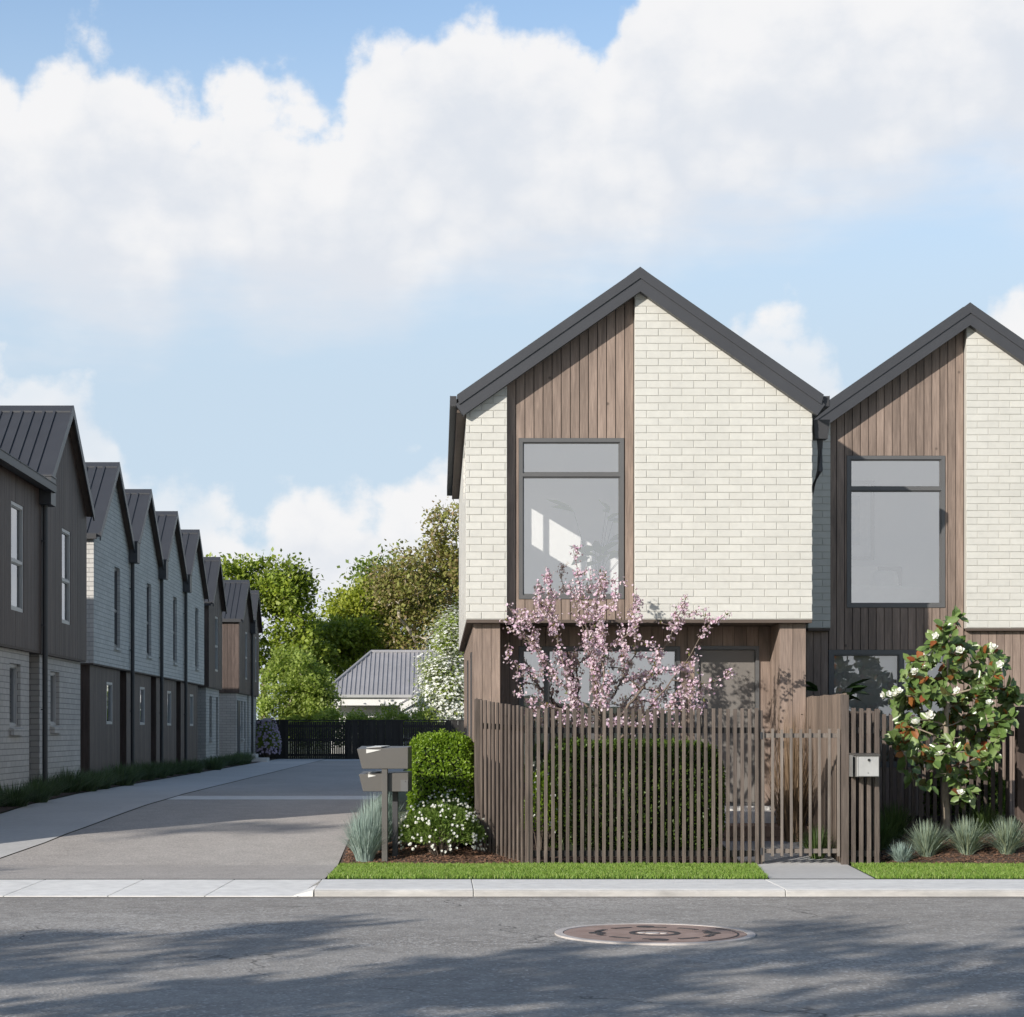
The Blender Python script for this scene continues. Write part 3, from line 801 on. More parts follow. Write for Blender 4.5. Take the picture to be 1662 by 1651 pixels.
for k in range(2): disc(m, mx_ + (-.02), my_ + (-.50 if k == 0 else .50), .001, .075, mz+.010, mz+.0142, 16)
for sx_ in (-1, 1): disc(m, mx_ + sx_*.46, my_, .02, .07, mz+.010, mz+.0145, 20)
disc(m, mx_, my_, .16, .205, mz+.010, mz+.0138, 32)
disc(m, mx_, my_, .655, .668, mz+.010, mz+.0138, 20, -1.0, .6)
m.build('raised_ring', MT['iron_dk'], mh)
m = MB(O); disc(m, mx_-.02, my_, .001, .06, mz+.010, mz+.015, 16); disc(m, mx_-.1, my_+.02, .001, .035, mz+.010, mz+.015, 12); disc(m, mx_+.07, my_-.02, .001, .03, mz+.010, mz+.015, 12)
m.build('centre_boss', MT['iron_rim'], mh)

# ------------------------------------------------------------------ building helpers
def boards(mm, a0, a1, z0, z1, plane, d0, d1, pitch=.112, gap=.006, holes=(), seed=0):
    "vertical boards; z1 may be a function of the horizontal coordinate"
    rs = random.Random(seed)
    f1 = z1 if callable(z1) else (lambda a: z1)
    n = max(1, int(round((a1 - a0) / pitch))); p = (a1 - a0) / n
    for i in range(n):
        s, e = a0 + i*p + gap/2, a0 + (i+1)*p - gap/2
        cuts = sorted({s, e} | {h[k] for h in holes for k in (0, 1) if s < h[k] < e})
        j = rs.uniform(-.0012, .0012)
        for c0, c1 in zip(cuts, cuts[1:]):
            mid = (c0 + c1) / 2
            segs = [(z0, None)]
            for h in sorted((h for h in holes if h[0] < mid < h[1]), key=lambda h: h[2]):
                lo, hi = segs.pop()
                if h[2] > lo: segs.append((lo, h[2]))
                segs.append((h[3], hi))
            for lo, hi in segs:
                t0, t1 = (f1(c0), f1(c1)) if hi is None else (hi, hi)
                if min(t0, t1) <= lo + .004: continue
                P = [(c0, lo), (c1, lo), (c1, t1), (c0, t0)]
                if plane == 'xz':
                    mm.hexa([(P[0][0], d0+j, P[0][1]), (P[1][0], d0+j, P[1][1]), (P[1][0], d1, P[1][1]), (P[0][0], d1, P[0][1]),
                             (P[3][0], d0+j, P[3][1]), (P[2][0], d0+j, P[2][1]), (P[2][0], d1, P[2][1]), (P[3][0], d1, P[3][1])])
                else:
                    mm.hexa([(d0+j, P[0][0], P[0][1]), (d0+j, P[1][0], P[1][1]), (d1, P[1][0], P[1][1]), (d1, P[0][0], P[0][1]),
                             (d0+j, P[3][0], P[3][1]), (d0+j, P[2][0], P[2][1]), (d1, P[2][0], P[2][1]), (d1, P[3][0], P[3][1])])

def brick_field(name, a0, a1, z0, ztop, y, cuts, off, parent, phase=0.0, seed=1):
    "front brick skin made of single bricks with raked joints, cut along the roof slopes. cuts: (point, normal) keep the side against the normal"
    rs = random.Random(seed)
    BW, BH, J = .30, .0945, .0075
    bm = bmesh.new()
    row = 0; z = z0
    while z < ztop:
        x = a0 - BW * (.5 if (row % 2) else 0) - phase * BW
        while x < a1 - .004:
            s, e = max(a0, x + J/2) if x > a0 - J else a0, min(a1, x + BW - J/2)
            if e - s > .012:
                p = y + rs.uniform(-.0016, .0016)
                zz0, zz1 = z + J/2 + rs.uniform(-.0008, .0008), z + BH - J/2 + rs.uniform(-.0008, .0008)
                c = .0035
                vs = [bm.verts.new(q) for q in ((s, p+c, zz0), (e, p+c, zz0), (e, p+c, zz1), (s, p+c, zz1),
                      (s+c, p, zz0+c), (e-c, p, zz0+c), (e-c, p, zz1-c), (s+c, p, zz1-c),
                      (s, p+.03, zz0), (e, p+.03, zz0), (e, p+.03, zz1), (s, p+.03, zz1))]
                bm.faces.new((vs[4], vs[5], vs[6], vs[7]))
                for i in range(4):
                    k = (i + 1) % 4
                    bm.faces.new((vs[i], vs[k], vs[4+k], vs[4+i]))
                    bm.faces.new((vs[8+i], vs[8+k], vs[k], vs[i]))
            x += BW
        z += BH; row += 1
    for co_, no_ in cuts:
        bmesh.ops.bisect_plane(bm, geom=bm.verts[:] + bm.edges[:] + bm.faces[:], plane_co=co_, plane_no=no_, clear_outer=True)
    bmesh.ops.recalc_face_normals(bm, faces=bm.faces)
    bmesh.ops.translate(bm, verts=bm.verts, vec=-Vector(off))
    me = bpy.data.meshes.new(name); bm.to_mesh(me); bm.free()
    return link_mesh(name, me, MT['white_brick'], parent)

def window(parent, off, plane, a0, a1, z0, z1, d, mat, bars=(), fw=.05, depth=.09, inward=1, glassmat=None, name='window', light_bars=.03):
    "outer frame as the part, glass as its sub-part. d = outer face of the frame, inward = direction of the room"
    m = MB(off)
    e = d + inward * depth
    o_ = [(a0, z0), (a1, z0), (a1, z1), (a0, z1)]
    hs = []
    zs = sorted([b[1] for b in bars if b[0] == 'h']); as_ = sorted([b[1] for b in bars if b[0] == 'v'])
    zz = [z0] + zs + [z1]; aa = [a0] + as_ + [a1]
    w2 = fw * .45
    for i in range(len(zz) - 1):
        for j in range(len(aa) - 1):
            l = aa[j] + (fw if j == 0 else w2); r = aa[j+1] - (fw if j == len(aa) - 2 else w2)
            b = zz[i] + (fw if i == 0 else w2); t = zz[i+1] - (fw if i == len(zz) - 2 else w2)
            hs.append([(l, b), (r, b), (r, t), (l, t)])
    m.panel(o_, hs, plane, d, e)
    # inner sash rims, set back a little
    s0, s1 = d + inward * .02, d + inward * .06
    for h in hs:
        (l, b), (r, _), (_, t), _ = h
        k = .016
        m.panel([(l + .0005, b + .0005), (r - .0005, b + .0005), (r - .0005, t - .0005), (l + .0005, t - .0005)], [[(l+k, b+k), (r-k, b+k), (r-k, t-k), (l+k, t-k)]], plane, s0, s1)
    f = m.build(name, mat, parent)
    g = MB(off)
    gd = d + inward * .042
    for h in hs:
        (l, b), (r, _), (_, t), _ = h
        k = .012
        P = [(l+k, b+k), (r-k, b+k), (r-k, t-k), (l+k, t-k)]
        g.add([(a, gd, z) if plane == 'xz' else (gd, a, z) for a, z in P], [(0, 1, 2, 3)])
    g.build('pane', glassmat or MT['glass'], f, recalc=False)
    return f

def roof_sheet(mm, cx, zr, half, slope, y0, y1, th=.045):
    "two slabs meeting at the ridge, ridge along y"
    ze = zr - slope * half
    mm.panel([(cx, zr), (cx - half, ze), (cx - half, ze - th), (cx, zr - th)], [], 'xz', y0, y1)
    mm.panel([(cx + .0005, zr), (cx + half, ze), (cx + half, ze - th), (cx + .0005, zr - th)], [], 'xz', y0, y1)

def roof_ribs(mm, cx, zr, half, slope, y0, y1, pitch, h=.035, w=.035):
    n = int((y1 - y0) / pitch)
    for i in range(n + 1):
        y = y0 + i * pitch
        for s in (-1, 1):
            x0, x1 = cx + s * .03, cx + s * (half - .002)
            za, zb_ = zr - slope * .03 - .004, zr - slope * (half - .002) - .004
            mm.panel([(x0, za), (x1, zb_), (x1, zb_ + h), (x0, za + h)], [], 'xz', y, y + w)

# ------------------------------------------------------------------ the two street-front houses (ridge runs away from the street)
SLOPE = .695
def front_house(kind, cx, yf, label):
    zb = zg(yf)
    O = (cx, yf, zb)
    root = thing('townhouse', label, 'townhouse', O)
    ZR = 7.40; HALF = 2.315; HW = 2.196; DEPTH = 9.2
    ztop = lambda x: ZR - SLOPE * abs(x - cx)
    zbrick = 2.972
    L, Rr = cx - HW, cx + HW
    # panel edges along the gable
    if kind == 1: t0, t1 = .867, 2.49
    else: t0, t1 = cx - 1.89, cx - .02
    yt = yf + .135                                    # face of the timber cladding
    # --- brick skins
    def cutplanes():
        nl = Vector((-SLOPE, 0, 1)).normalized(); nr = Vector((SLOPE, 0, 1)).normalized()
        return [(Vector((cx, 0, ZR - .20)), nl), (Vector((cx, 0, ZR - .20)), nr)]
    brick_field('brick_panel', L, t0, zbrick, ZR, yf, cutplanes(), O, root, .35, 3)
    brick_field('brick_panel', t1, Rr, zbrick, ZR, yf, cutplanes(), O, root, .0, 5)
    m = MB(O)
    def mortar(a, b):
        pts = [(a, zbrick - .004), (b, zbrick - .004), (b, ztop(b) - .19)]
        if a < cx < b: pts.append((cx, ZR - .19))
        pts.append((a, ztop(a) - .19))
        m.panel(pts, [], 'xz', yf + .0075, yf + .13)
    mortar(L + .002, t0 - .001); mortar(t1 + .001, Rr - .002)
    m.build('mortar_bed', MT['mortar'], root)
    # --- side walls of the upper storey
    side_holes = []
    if kind == 1:
        side_holes = [(1.04, 1.66, 4.78, 5.42), (1.78, 2.90, 4.78, 5.42)]
        side_holes = [(yf + a, yf + b, c, d_) for a, b, c, d_ in side_holes]
    for s in (-1, 1):
        m = MB(O)
        x0, x1 = (L + .002, L + .16) if s < 0 else (Rr - .16, Rr - .002)
        xo = x0 if s < 0 else x1
        top = ztop(xo) - .10
        hl = [[(a, c), (b, c), (b, d_), (a, d_)] for a, b, c, d_ in side_holes] if s < 0 else []
        m.panel([(yf + .131, zbrick - .004), (yf + DEPTH, zbrick - .004), (yf + DEPTH, top), (yf + .131, top)], hl, 'yz', x0, x1)
        m.build('side_wall', MT['brick_wall_tex'], root)
    for a, b, c, d_ in side_holes:
        window(root, O, 'yz', a + .004, b - .004, c + .004, d_ - .004, L + .03, MT['charcoal'], [('v', yf + 2.56), ('v', yf + 1.97)] if b - a > 1 else (), .02, .05, 1, MT['glass_clear'])
    # back wall
    m = MB(O); m.panel([(L + .17, zb), (Rr - .17, zb), (Rr - .17, ztop(Rr - .17) - .1), (cx, ZR - .1), (L + .17, ztop(L + .17) - .1)], [], 'xz', yf + DEPTH - .2, yf + DEPTH)
    m.build('back_wall', MT['brick_wall_tex'], root)
    # --- timber gable panel with the tall window
    if kind == 1: wx0, wx1, wz0, wz1, wt = 1.02, 2.365, 3.235, 5.29, 4.82
    else: wx0, wx1, wz0, wz1, wt = 5.63, 6.99, 3.255, 5.355, 4.895
    ground_z = zb + .0
    tz0 = zbrick - .001 if kind == 1 else zb
    m = MB(O)
    tl = lambda x: ztop(x) - .10
    holes = [(wx0, wx1, wz0, wz1)]
    if kind == 2:
        gx0, gx1, gz0, gz1 = 5.38, 7.05, 1.05, 2.675
        holes.append((gx0, gx1, gz0, gz1))
    boards(m, t0 + .002, t1 - .002, tz0, tl, 'xz', yt, yt + .02, .1125, .010, holes, 11)
    m.build('timber_cladding', MT['cedar'], root)
    m = MB(O)
    ol = [(t0 + .001, tz0), (t1 - .001, tz0), (t1 - .001, tl(t1) - .01)]
    if t0 < cx < t1: ol.append((cx, ZR - .11))
    ol.append((t0 + .001, tl(t0) - .01))
    m.panel(ol, [[(a, c), (b, c), (b, d_), (a, d_)] for a, b, c, d_ in holes], 'xz', yt + .021, yt + .12)
    m.build('cladding_backing', MT['cedar_back'], root)
    window(root, O, 'xz', wx0 + .003, wx1 - .003, wz0 + .003, wz1 - .003, yt - .012, MT['frame_grey'], [('h', wt)], .05, .11)
    # --- soffit under the projecting storey
    if kind == 1:
        m = MB(O); m.box(L + .004, Rr - .004, yf + .012, yf + DEPTH - .2, zbrick - .045, zbrick - .006); m.build('soffit', MT['soffit'], root)
    else:
        m = MB(O); m.box(L + .004, t0 - .002, yf + .012, yf + .14, zbrick - .04, zbrick - .006); m.build('soffit', MT['soffit'], root)
        m = MB(O); m.box(t1 + .002, Rr - .004, yf + .012, yf + .10, zbrick - .04, zbrick - .006); m.build('soffit', MT['soffit'], root)
    # --- roof
    m = MB(O)
    SK = (.30, 1.70 if kind == 1 else 1.25, yf + .35, yf + 1.55)          # roof window added unseen to brighten the room: distance from the ridge, depth
    def slab(mm, s, u0, u1, y0, y1, dz=0.0, th=.045):
        a, b = cx + s*u0, cx + s*u1
        mm.panel([(a, ZR - SLOPE*u0 - dz), (b, ZR - SLOPE*u1 - dz), (b, ZR - SLOPE*u1 - dz - th), (a, ZR - SLOPE*u0 - dz - th)], [], 'xz', y0, y1)
    slab(m, 1, .0005, HALF, yf - .10, yf + DEPTH + .15)
    slab(m, -1, 0, HALF, yf - .10, SK[2]); slab(m, -1, 0, HALF, SK[3], yf + DEPTH + .15)
    slab(m, -1, 0, SK[0], SK[2], SK[3]); slab(m, -1, SK[1], HALF, SK[2], SK[3])
    y = yf + .12
    while y < yf + DEPTH:
        for s in (-1, 1):
            if s < 0 and SK[2] - .1 < y < SK[3] + .1: continue
            slab(m, s, .03, HALF - .002, y, y + .03, -.028, .030)
        y += .40
    m.panel([(cx, ZR + .018), (cx - .17, ZR - .17*SLOPE + .012), (cx - .17, ZR - .17*SLOPE + .001), (cx, ZR + .001), (cx + .17, ZR - .17*SLOPE + .001), (cx + .17, ZR - .17*SLOPE + .012)], [], 'xz', yf - .112, yf + DEPTH + .16)
    roof = m.build('roof', MT['charcoal'], root)
    m = MB(O)
    for u in (SK[0] - .05, SK[1]): slab(m, -1, u, u + .05, SK[2] - .05, SK[3] + .05, -.012, .07)
    for y in (SK[2] - .05, SK[3]): slab(m, -1, SK[0] + .0005, SK[1] - .0005, y, y + .05, -.011, .07)
    sk_ = m.build('added_skylight', MT['charcoal_dk'], root)
    m = MB(O); P = [(cx - u, y, ZR - SLOPE*u + .006) for u, y in ((SK[0], SK[2]), (SK[1], SK[2]), (SK[1], SK[3]), (SK[0], SK[3]))]
    m.add(P, [(0, 1, 2, 3)]); m.build('pane', MT['glass_clear'], sk_, recalc=False)
    m = MB(O)       # upper flashing and lower barge, two steps
    for s in (-1, 1):
        h1 = HALF + .0
        pts = [(cx, ZR + .006), (cx + s*h1, ZR - SLOPE*h1 + .006), (cx + s*h1 - s*.03, ZR - SLOPE*h1 - .115), (cx, ZR - .13)]
        m.panel(pts, [], 'xz', yf - .135, yf - .101)
    for s in (-1, 1):
        h1 = HALF + .02
        pts = [(cx, ZR - .10), (cx + s*h1, ZR - SLOPE*h1 - .10), (cx + s*(h1 - .10), ZR - SLOPE*h1 - .235), (cx, ZR - .295)]
        m.panel(pts, [], 'xz', yf - .118, yf - .010)
    m.build('barge_board', MT['charcoal'], root)
    # gutter along both eaves
    for s in (-1, 1):
        if kind == 2 and s < 0: continue
        m = MB(O)
        ex = cx + s * (HALF + .005); ez = ZR - SLOPE * HALF
        a, b = (ex, ex + s * .075)
        m.box(min(a, b), max(a, b), yf - .06, yf + DEPTH + .1, ez - .13, ez - .118)
        m.box(min(b, b + s*.008), max(b, b + s*.008), yf - .06, yf + DEPTH + .1, ez - .13, ez + .005)
        m.box(min(a, a - s*.008), max(a, a - s*.008), yf - .06, yf + DEPTH + .1, ez - .13, ez - .04)
        m.box(min(a, b), max(a, b), yf - .068, yf - .0605, ez - .13, ez + .0)
        m.build('gutter', MT['charcoal_dk'], root)
    # soffit boards below the eave
    m = MB(O); m.box(cx - HALF - .0, L, yf + .0, yf + DEPTH, ZR - SLOPE*HALF - .20, ZR - SLOPE*HALF - .14); m.build('eave_soffit', MT['soffit'], root)
    # --- interior of the upper room
    m = MB(O)
    ri0, ri1 = L + .165, Rr - .165; yb = yf + (3.80 if kind == 1 else 3.6); yw = yt + .125
    gab = [(ri0, 3.06), (ri1, 3.06), (ri1, ztop(ri1) - .14), (cx, ZR - .14), (ri0, ztop(ri0) - .14)]
    m.panel(gab, [], 'xz', yb, yb + .05)
    m.panel(gab, [[(wx0, wz0), (wx1, wz0), (wx1, wz1), (wx0, wz1)]], 'xz', yw, yw + .01)
    hl = [[(a, c), (b, c), (b, d_), (a, d_)] for a, b, c, d_ in side_holes]
    m.panel([(yw + .011, 3.06), (yb - .001, 3.06), (yb - .001, ztop(ri0) - .15), (yw + .011, ztop(ri0) - .15)], hl, 'yz', ri0 - .004, ri0 + .006)
    m.panel([(yw + .011, 3.06), (yb - .001, 3.06), (yb - .001, ztop(ri1) - .15), (yw + .011, ztop(ri1) - .15)], [], 'yz', ri1 - .006, ri1 + .004)
    for s, e in ((-1, ri0), (1, ri1)):
        ue = abs(e - cx)
        if s > 0: slab(m, 1, .0005, ue, yw + .012, yb - .002, .15, .01)
        else:
            slab(m, -1, 0, ue, yw + .012, SK[2], .15, .01); slab(m, -1, 0, ue, SK[3], yb - .002, .15, .01)
            slab(m, -1, 0, SK[0], SK[2], SK[3], .15, .01); slab(m, -1, SK[1], ue, SK[2], SK[3], .15, .01)
    m.build('interior_wall', MT['plaster'], root)
    m = MB(O); m.box(ri0, ri1, yw, yb, 2.985, 3.055); m.build('interior_floor', MT['floor_in'], root)
    return root, O, dict(L=L, R=Rr, ztop=ztop, yt=yt, zb=zb, yb=yb, t0=t0, t1=t1, ZR=ZR, DEPTH=DEPTH)

# ---------------- house 1
H1, O1, g1 = front_house(1, 2.546, 24.7, 'nearest gabled white brick and cedar townhouse, its grey front door behind the slat fence')
yf = 24.7
YB = yf + .85            # back of the porch recess
zF = .60                 # floor level
m = MB(O1)
hw = (1.05, 3.17, .80, 2.665); hd = (3.355, 4.205, zF, 2.67)
boards(m, .78, 4.35, zg(25.5), 2.925, 'xz', YB, YB + .02, .155, .006, [hw, hd], 21)
m.build('porch_cladding', MT['cedar'], H1)
m = MB(O1)
m.panel([(.6, zg(25) - .1), (4.66, zg(25) - .1), (4.66, 2.926), (.6, 2.926)], [[(h[0], h[2]), (h[1], h[2]), (h[1], h[3]), (h[0], h[3])] for h in (hw, hd)], 'xz', YB + .021, YB + .16)
m.build('cladding_backing', MT['cedar_back'], H1)
# piers
m = MB(O1)
boards(m, .44, .785, .0, 2.925, 'xz', yf + .135, yf + .155, .113, .005, [], 22)
boards(m, yf + .157, YB - .003, .0, 2.925, 'yz', .765, .785, .115, .006, [], 25)
boards(m, yf + .157, yf + 9.1, .0, 2.925, 'yz', .44, .46, .115, .006, [(yf + 1.0, yf + 1.5, 1.2, 2.6), (yf + 4.0, yf + 4.6, 1.2, 2.6)], 26)
m.build('pier_cladding', MT['cedar'], H1)
m = MB(O1)
boards(m, 4.35, 4.685, .0, 2.925, 'xz', yf + .135, yf + .155, .165, .006, [], 23)
boards(m, yf + .157, YB - .003, .0, 2.925, 'yz', 4.348, 4.368, .115, .006, [], 24)
boards(m, yf + .157, yf + 9.1, .0, 2.925, 'yz', 4.665, 4.685, .115, .006, [], 27)
m.build('pier_cladding', MT['cedar'], H1)
m = MB(O1)
m.box(.465, .76, yf + .16, YB + .0, 0, 2.92); m.box(4.372, 4.66, yf + .16, YB + .0, 0, 2.92)
hl = [[(yf+1.0, 1.2), (yf+1.5, 1.2), (yf+1.5, 2.6), (yf+1.0, 2.6)], [(yf+4.0, 1.2), (yf+4.6, 1.2), (yf+4.6, 2.6), (yf+4.0, 2.6)]]
m.panel([(YB + .17, 0), (yf + 9.0, 0), (yf + 9.0, 2.92), (YB + .17, 2.92)], hl, 'yz', .462, .56)
m.panel([(YB + .17, 0), (yf + 9.0, 0), (yf + 9.0, 2.92), (YB + .17, 2.92)], [], 'yz', 4.56, 4.662)
m.build('pier_core', MT['cedar_back'], H1)
for a, b in ((1.0, 1.5), (4.0, 4.6)):
    window(H1, O1, 'yz', yf + a + .004, yf + b - .004, 1.204, 2.596, .425, MT['charcoal_dk'], (), .04, .1, 1, MT['glass_dark'])
window(H1, O1, 'xz', hw[0] + .003, hw[1] - .003, hw[2] + .003, hw[3] - .003, YB - .012, MT['frame_grey'], [('v', 1.42), ('v', 2.02)], .05, .1)
# front door
m = MB(O1)
x0, x1 = hd[0], hd[1]
m.panel([(x0 + .002, zF - .03), (x1 - .002, zF - .03), (x1 - .002, hd[3] - .002), (x0 + .002, hd[3] - .002)],
        [[(x0 + .05, zF + .01), (x1 - .05, zF + .01), (x1 - .05, hd[3] - .05), (x0 + .05, hd[3] - .05)]], 'xz', YB - .025, YB + .10)
dr = m.build('door', MT['frame_grey'], H1)
m = MB(O1); m.box(x0 + .054, x1 - .054, YB + .02, YB + .065, zF + .014, hd[3] - .054); m.build('door_leaf', MT['door'], dr, bevel=.003)
m = MB(O1); m.box(x0 + .10, x0 + .125, YB - .04, YB - .018, 1.45, 2.0); m.box(x0 + .105, x0 + .12, YB - .018, YB + .021, 1.52, 1.54); m.box(x0 + .105, x0 + .12, YB - .018, YB + .021, 1.91, 1.93); m.build('handle', MT['charcoal_dk'], dr)
# ground floor room
m = MB(O1)
m.box(.60, 4.55, YB + 4.2, YB + 4.25, zF, 2.92)
m.box(.57, .60, YB + .18, YB + 4.2, zF, 2.92); m.box(4.53, 4.555, YB + .18, YB + 4.2, zF, 2.92)
m.panel([(.601, zF + .001), (4.529, zF + .001), (4.529, 2.90), (.601, 2.90)], [[(h[0], max(h[2], zF+.01)), (h[1], max(h[2], zF+.01)), (h[1], h[3]), (h[0], h[3])] for h in (hw, hd)], 'xz', YB + .165, YB + .175)
m.build('interior_wall', MT['plaster'], H1)
m = MB(O1); m.box(.57, 4.55, YB + .165, YB + 4.2, zF - .06, zF); m.build('interior_floor', MT['floor_in'], H1)
# doorstep
m = MB(O1); m.box(3.28, 4.345, YB - .42, YB - .004, .30, .515); m.box(3.30, 4.345, YB - .10, YB - .002, .515, .572); m.build('doorstep', MT['concrete_kerb'], H1)
# timber entry platform
en = thing('entry_step', 'brown timber platform step in front of the grey front door', 'step', (4.05, 24.7, zg(24.7)))
m = MB((4.05, 24.7, zg(24.7)))
for k in range(6):
    m.box(3.52, 4.70, 24.30 + k*.138, 24.30 + k*.138 + .13, .335, .365)
m.build('tread', MT['deck'], en)
m = MB((4.05, 24.7, zg(24.7))); m.box(3.53, 4.69, 24.305, 24.33, .10, .225); m.box(3.53, 4.69, 24.31, 24.335, .232, .334); m.box(3.53, 3.56, 24.34, 25.1, .1, .334); m.box(4.66, 4.69, 24.34, 25.1, .1, .334); m.build('riser', MT['deck'], en)

m = MB(O1)
cv = []; nn = 90
for i in range(nn + 1):
    x = 1.02 + (3.2 - 1.02) * i / nn
    cv.append((x, YB + .22 + .022 * math.sin(i * 1.25), .85, 2.70))
for (xa, ya, z0, z1), (xb, yb, _, _) in zip(cv, cv[1:]):
    if xa < 1.46 or xa > 2.05: m.add([(xa, ya, z0), (xb, yb, z0), (xb, yb, z1), (xa, ya, z1)], [(0, 1, 2, 3)])
m.build('added_curtain', MT['sheer'], H1, recalc=False, smooth=True)  # pale folds added inside the window to lighten its panes
# things inside house 1
bn = thing('kitchen_bench', 'white kitchen bench seen through the ground floor window behind the blossom', 'bench', (1.5, 27.4, zF))
Ob = (1.5, 27.4, zF)
m = MB(Ob); m.box(.75, 2.2, 27.1, 27.75, 1.46, 1.52); m.build('benchtop', MT['white_paint'], bn)
m = MB(Ob); m.box(.78, 2.16, 27.18, 27.72, zF + .08, 1.455); m.build('cabinet', MT['linen_grey'], bn)
m = MB(Ob); m.box(.80, 2.14, 27.22, 27.70, zF, zF + .08); m.build('plinth', MT['black'], bn)

def pot_plant(name, label, loc, h, n, L, W, mat, seed, pot=True, cat='pot plant', tilt=(.25, .9)):
    rs = np.random.RandomState(seed)
    root = thing(name, label, cat, loc)
    x, y, z = loc
    if pot:
        m = MB(loc); m.tube([(x, y, z), (x, y, z + .02), (x, y, z + .30), (x, y, z + .32)], [.10, .115, .15, .15], 16); m.build('pot', MT['linen_grey'], root, smooth=False)
        zb = z + .31
    else: zb = z
    P = []; D = []; Nn = []
    m = MB(loc)
    for i in range(n):
        a = rs.uniform(0, 2*PI); t = rs.uniform(*tilt)
        top = zb + h * rs.uniform(.35, 1.0)
        px, py = x + math.cos(a) * t * h * .35, y + math.sin(a) * t * h * .35
        m.tube([(x + math.cos(a)*.02, y + math.sin(a)*.02, zb - .02), ((x+px)/2, (y+py)/2, (zb + top)/2 + .05), (px, py, top)], [.006, .005, .003], 5)
        for k in range(2):
            P.append((px, py, top)); a2 = a + rs.uniform(-1, 1)
            D.append((math.cos(a2), math.sin(a2), rs.uniform(-.2, .9))); Nn.append((rs.normal(0, .3), rs.normal(0, .3), 1))
    m.build('stem', MT['bark'], root)
    P, D, Nn = map(np.array, (P, D, Nn))
    k = len(P)
    v, f = leaves6(P, D, Nn, L * rs.uniform(.7, 1.2, k), W * rs.uniform(.8, 1.2, k), .1, .2)
    np_mesh('foliage', v, f, mat, root, off=loc)
    return root
pot_plant('pot_plant', 'potted leafy plant indoors behind the upstairs window of the nearest townhouse', (2.10, 26.1, 3.056), 1.15, 14, .34, .14, MT['shrub_light'], 5)

# ---------------- house 2
H2, O2, g2 = front_house(2, 7.27, 26.74, 'second gabled townhouse set back to the right, white brick and cedar, bed visible upstairs')
yf2 = 26.74; yt2 = g2['yt']
m = MB(O2)
boards(m, 7.25, 9.46, zg(27) - .05, 2.93, 'xz', yf2 + .10, yf2 + .12, .113, .006, [(8.1, 9.0, .6, 2.6)], 31)
m.build('lower_cladding', MT['cedar'], H2)
m = MB(O2)
boards(m, 5.07, 5.378, zg(27) - .05, 2.93, 'xz', yt2 + .002, yt2 + .022, .113, .006, [], 32)
m.build('lower_cladding', MT['cedar'], H2)
m = MB(O2)
m.panel([(7.252, .2), (9.43, .2), (9.43, 2.92), (7.252, 2.92)], [[(8.1, .6), (9.0, .6), (9.0, 2.6), (8.1, 2.6)]], 'xz', yf2 + .121, yf2 + .22)
m.panel([(5.075, .2), (5.379, .2), (5.379, 2.925), (5.075, 2.925)], [], 'xz', yt2 + .024, yt2 + .12)
m.box(9.33, 9.438, yf2 + .23, yf2 + 9, .2, 2.92); m.box(5.08, 5.2, yt2 + .13, yf2 + 9, .2, 2.92)
m.box(5.2, 9.33, yf2 + .25, yf2 + 9, 2.93, 2.975)
m.build('cladding_backing', MT['cedar_back'], H2)
window(H2, O2, 'xz', 5.383, 7.047, 1.053, 2.672, yt2 - .012, MT['frame_grey'], [('v', 6.385)], .065, .11, 1, MT['glass_low'])
m = MB(O2); m.panel([(8.103, .55), (8.997, .55), (8.997, 2.597), (8.103, 2.597)], [[(8.15, .6), (8.95, .6), (8.95, 2.55), (8.15, 2.55)]], 'xz', yf2 + .09, yf2 + .2)
dr = m.build('door', MT['frame_grey'], H2)
m = MB(O2); m.box(8.154, 8.946, yf2 + .13, yf2 + .17, .604, 2.546); m.build('door_leaf', MT['door'], dr)
m = MB(O2); zf2 = .62
m.box(5.22, 9.3, yf2 + 4.2, yf2 + 4.25, zf2, 2.92); m.box(5.205, 5.22, yf2 + .26, yf2 + 4.2, zf2, 2.92); m.box(9.3, 9.325, yf2 + .26, yf2 + 4.2, zf2, 2.92)
m.panel([(5.222, zf2), (9.298, zf2), (9.298, 2.91), (5.222, 2.91)], [[(5.38, 1.05), (7.05, 1.05), (7.05, 2.675), (5.38, 2.675)]], 'xz', yt2 + .128, yt2 + .14)
m.build('interior_wall', MT['plaster'], H2)
m = MB(O2); m.box(5.2, 9.3, yf2 + .25, yf2 + 4.2, zf2 - .06, zf2); m.build('interior_floor', MT['floor_in'], H2)

m = MB(O2)
for k, (xa, xb) in enumerate(((5.34, 6.36), (6.40, 7.08))):
    m.box(xa, xb, yt2 + .115, yt2 + .118, 1.16, 2.64); m.box(xa, xb, yt2 + .110, yt2 + .125, 1.14, 1.159)
m.build('added_blind', MT['sheer'], H2)  # pale sheet added behind the glass to lighten the window
# rainwater head in the valley between both houses
rh = thing('rainwater_head', 'dark steel rainwater head under the valley between the two front gables', 'rain head', (4.90, 24.9, 5.45))
m = MB((4.90, 24.9, 5.45)); m.hexa([(4.80, 24.82, 5.28), (4.96, 24.82, 5.28), (4.96, 25.0, 5.28), (4.80, 25.0, 5.28), (4.775, 24.80, 5.52), (4.985, 24.80, 5.52), (4.985, 25.02, 5.52), (4.775, 25.02, 5.52)]); m.build('hopper', MT['charcoal_dk'], rh)
m = MB((4.90, 24.9, 5.45)); m.tube([(4.88, 24.92, 5.28), (4.88, 24.92, 4.9), (4.88, 25.5, 4.7), (4.88, 26.0, 4.4), (4.88, 26.2, .3)], .04, 8); m.build('downpipe', MT['charcoal_dk'], rh)

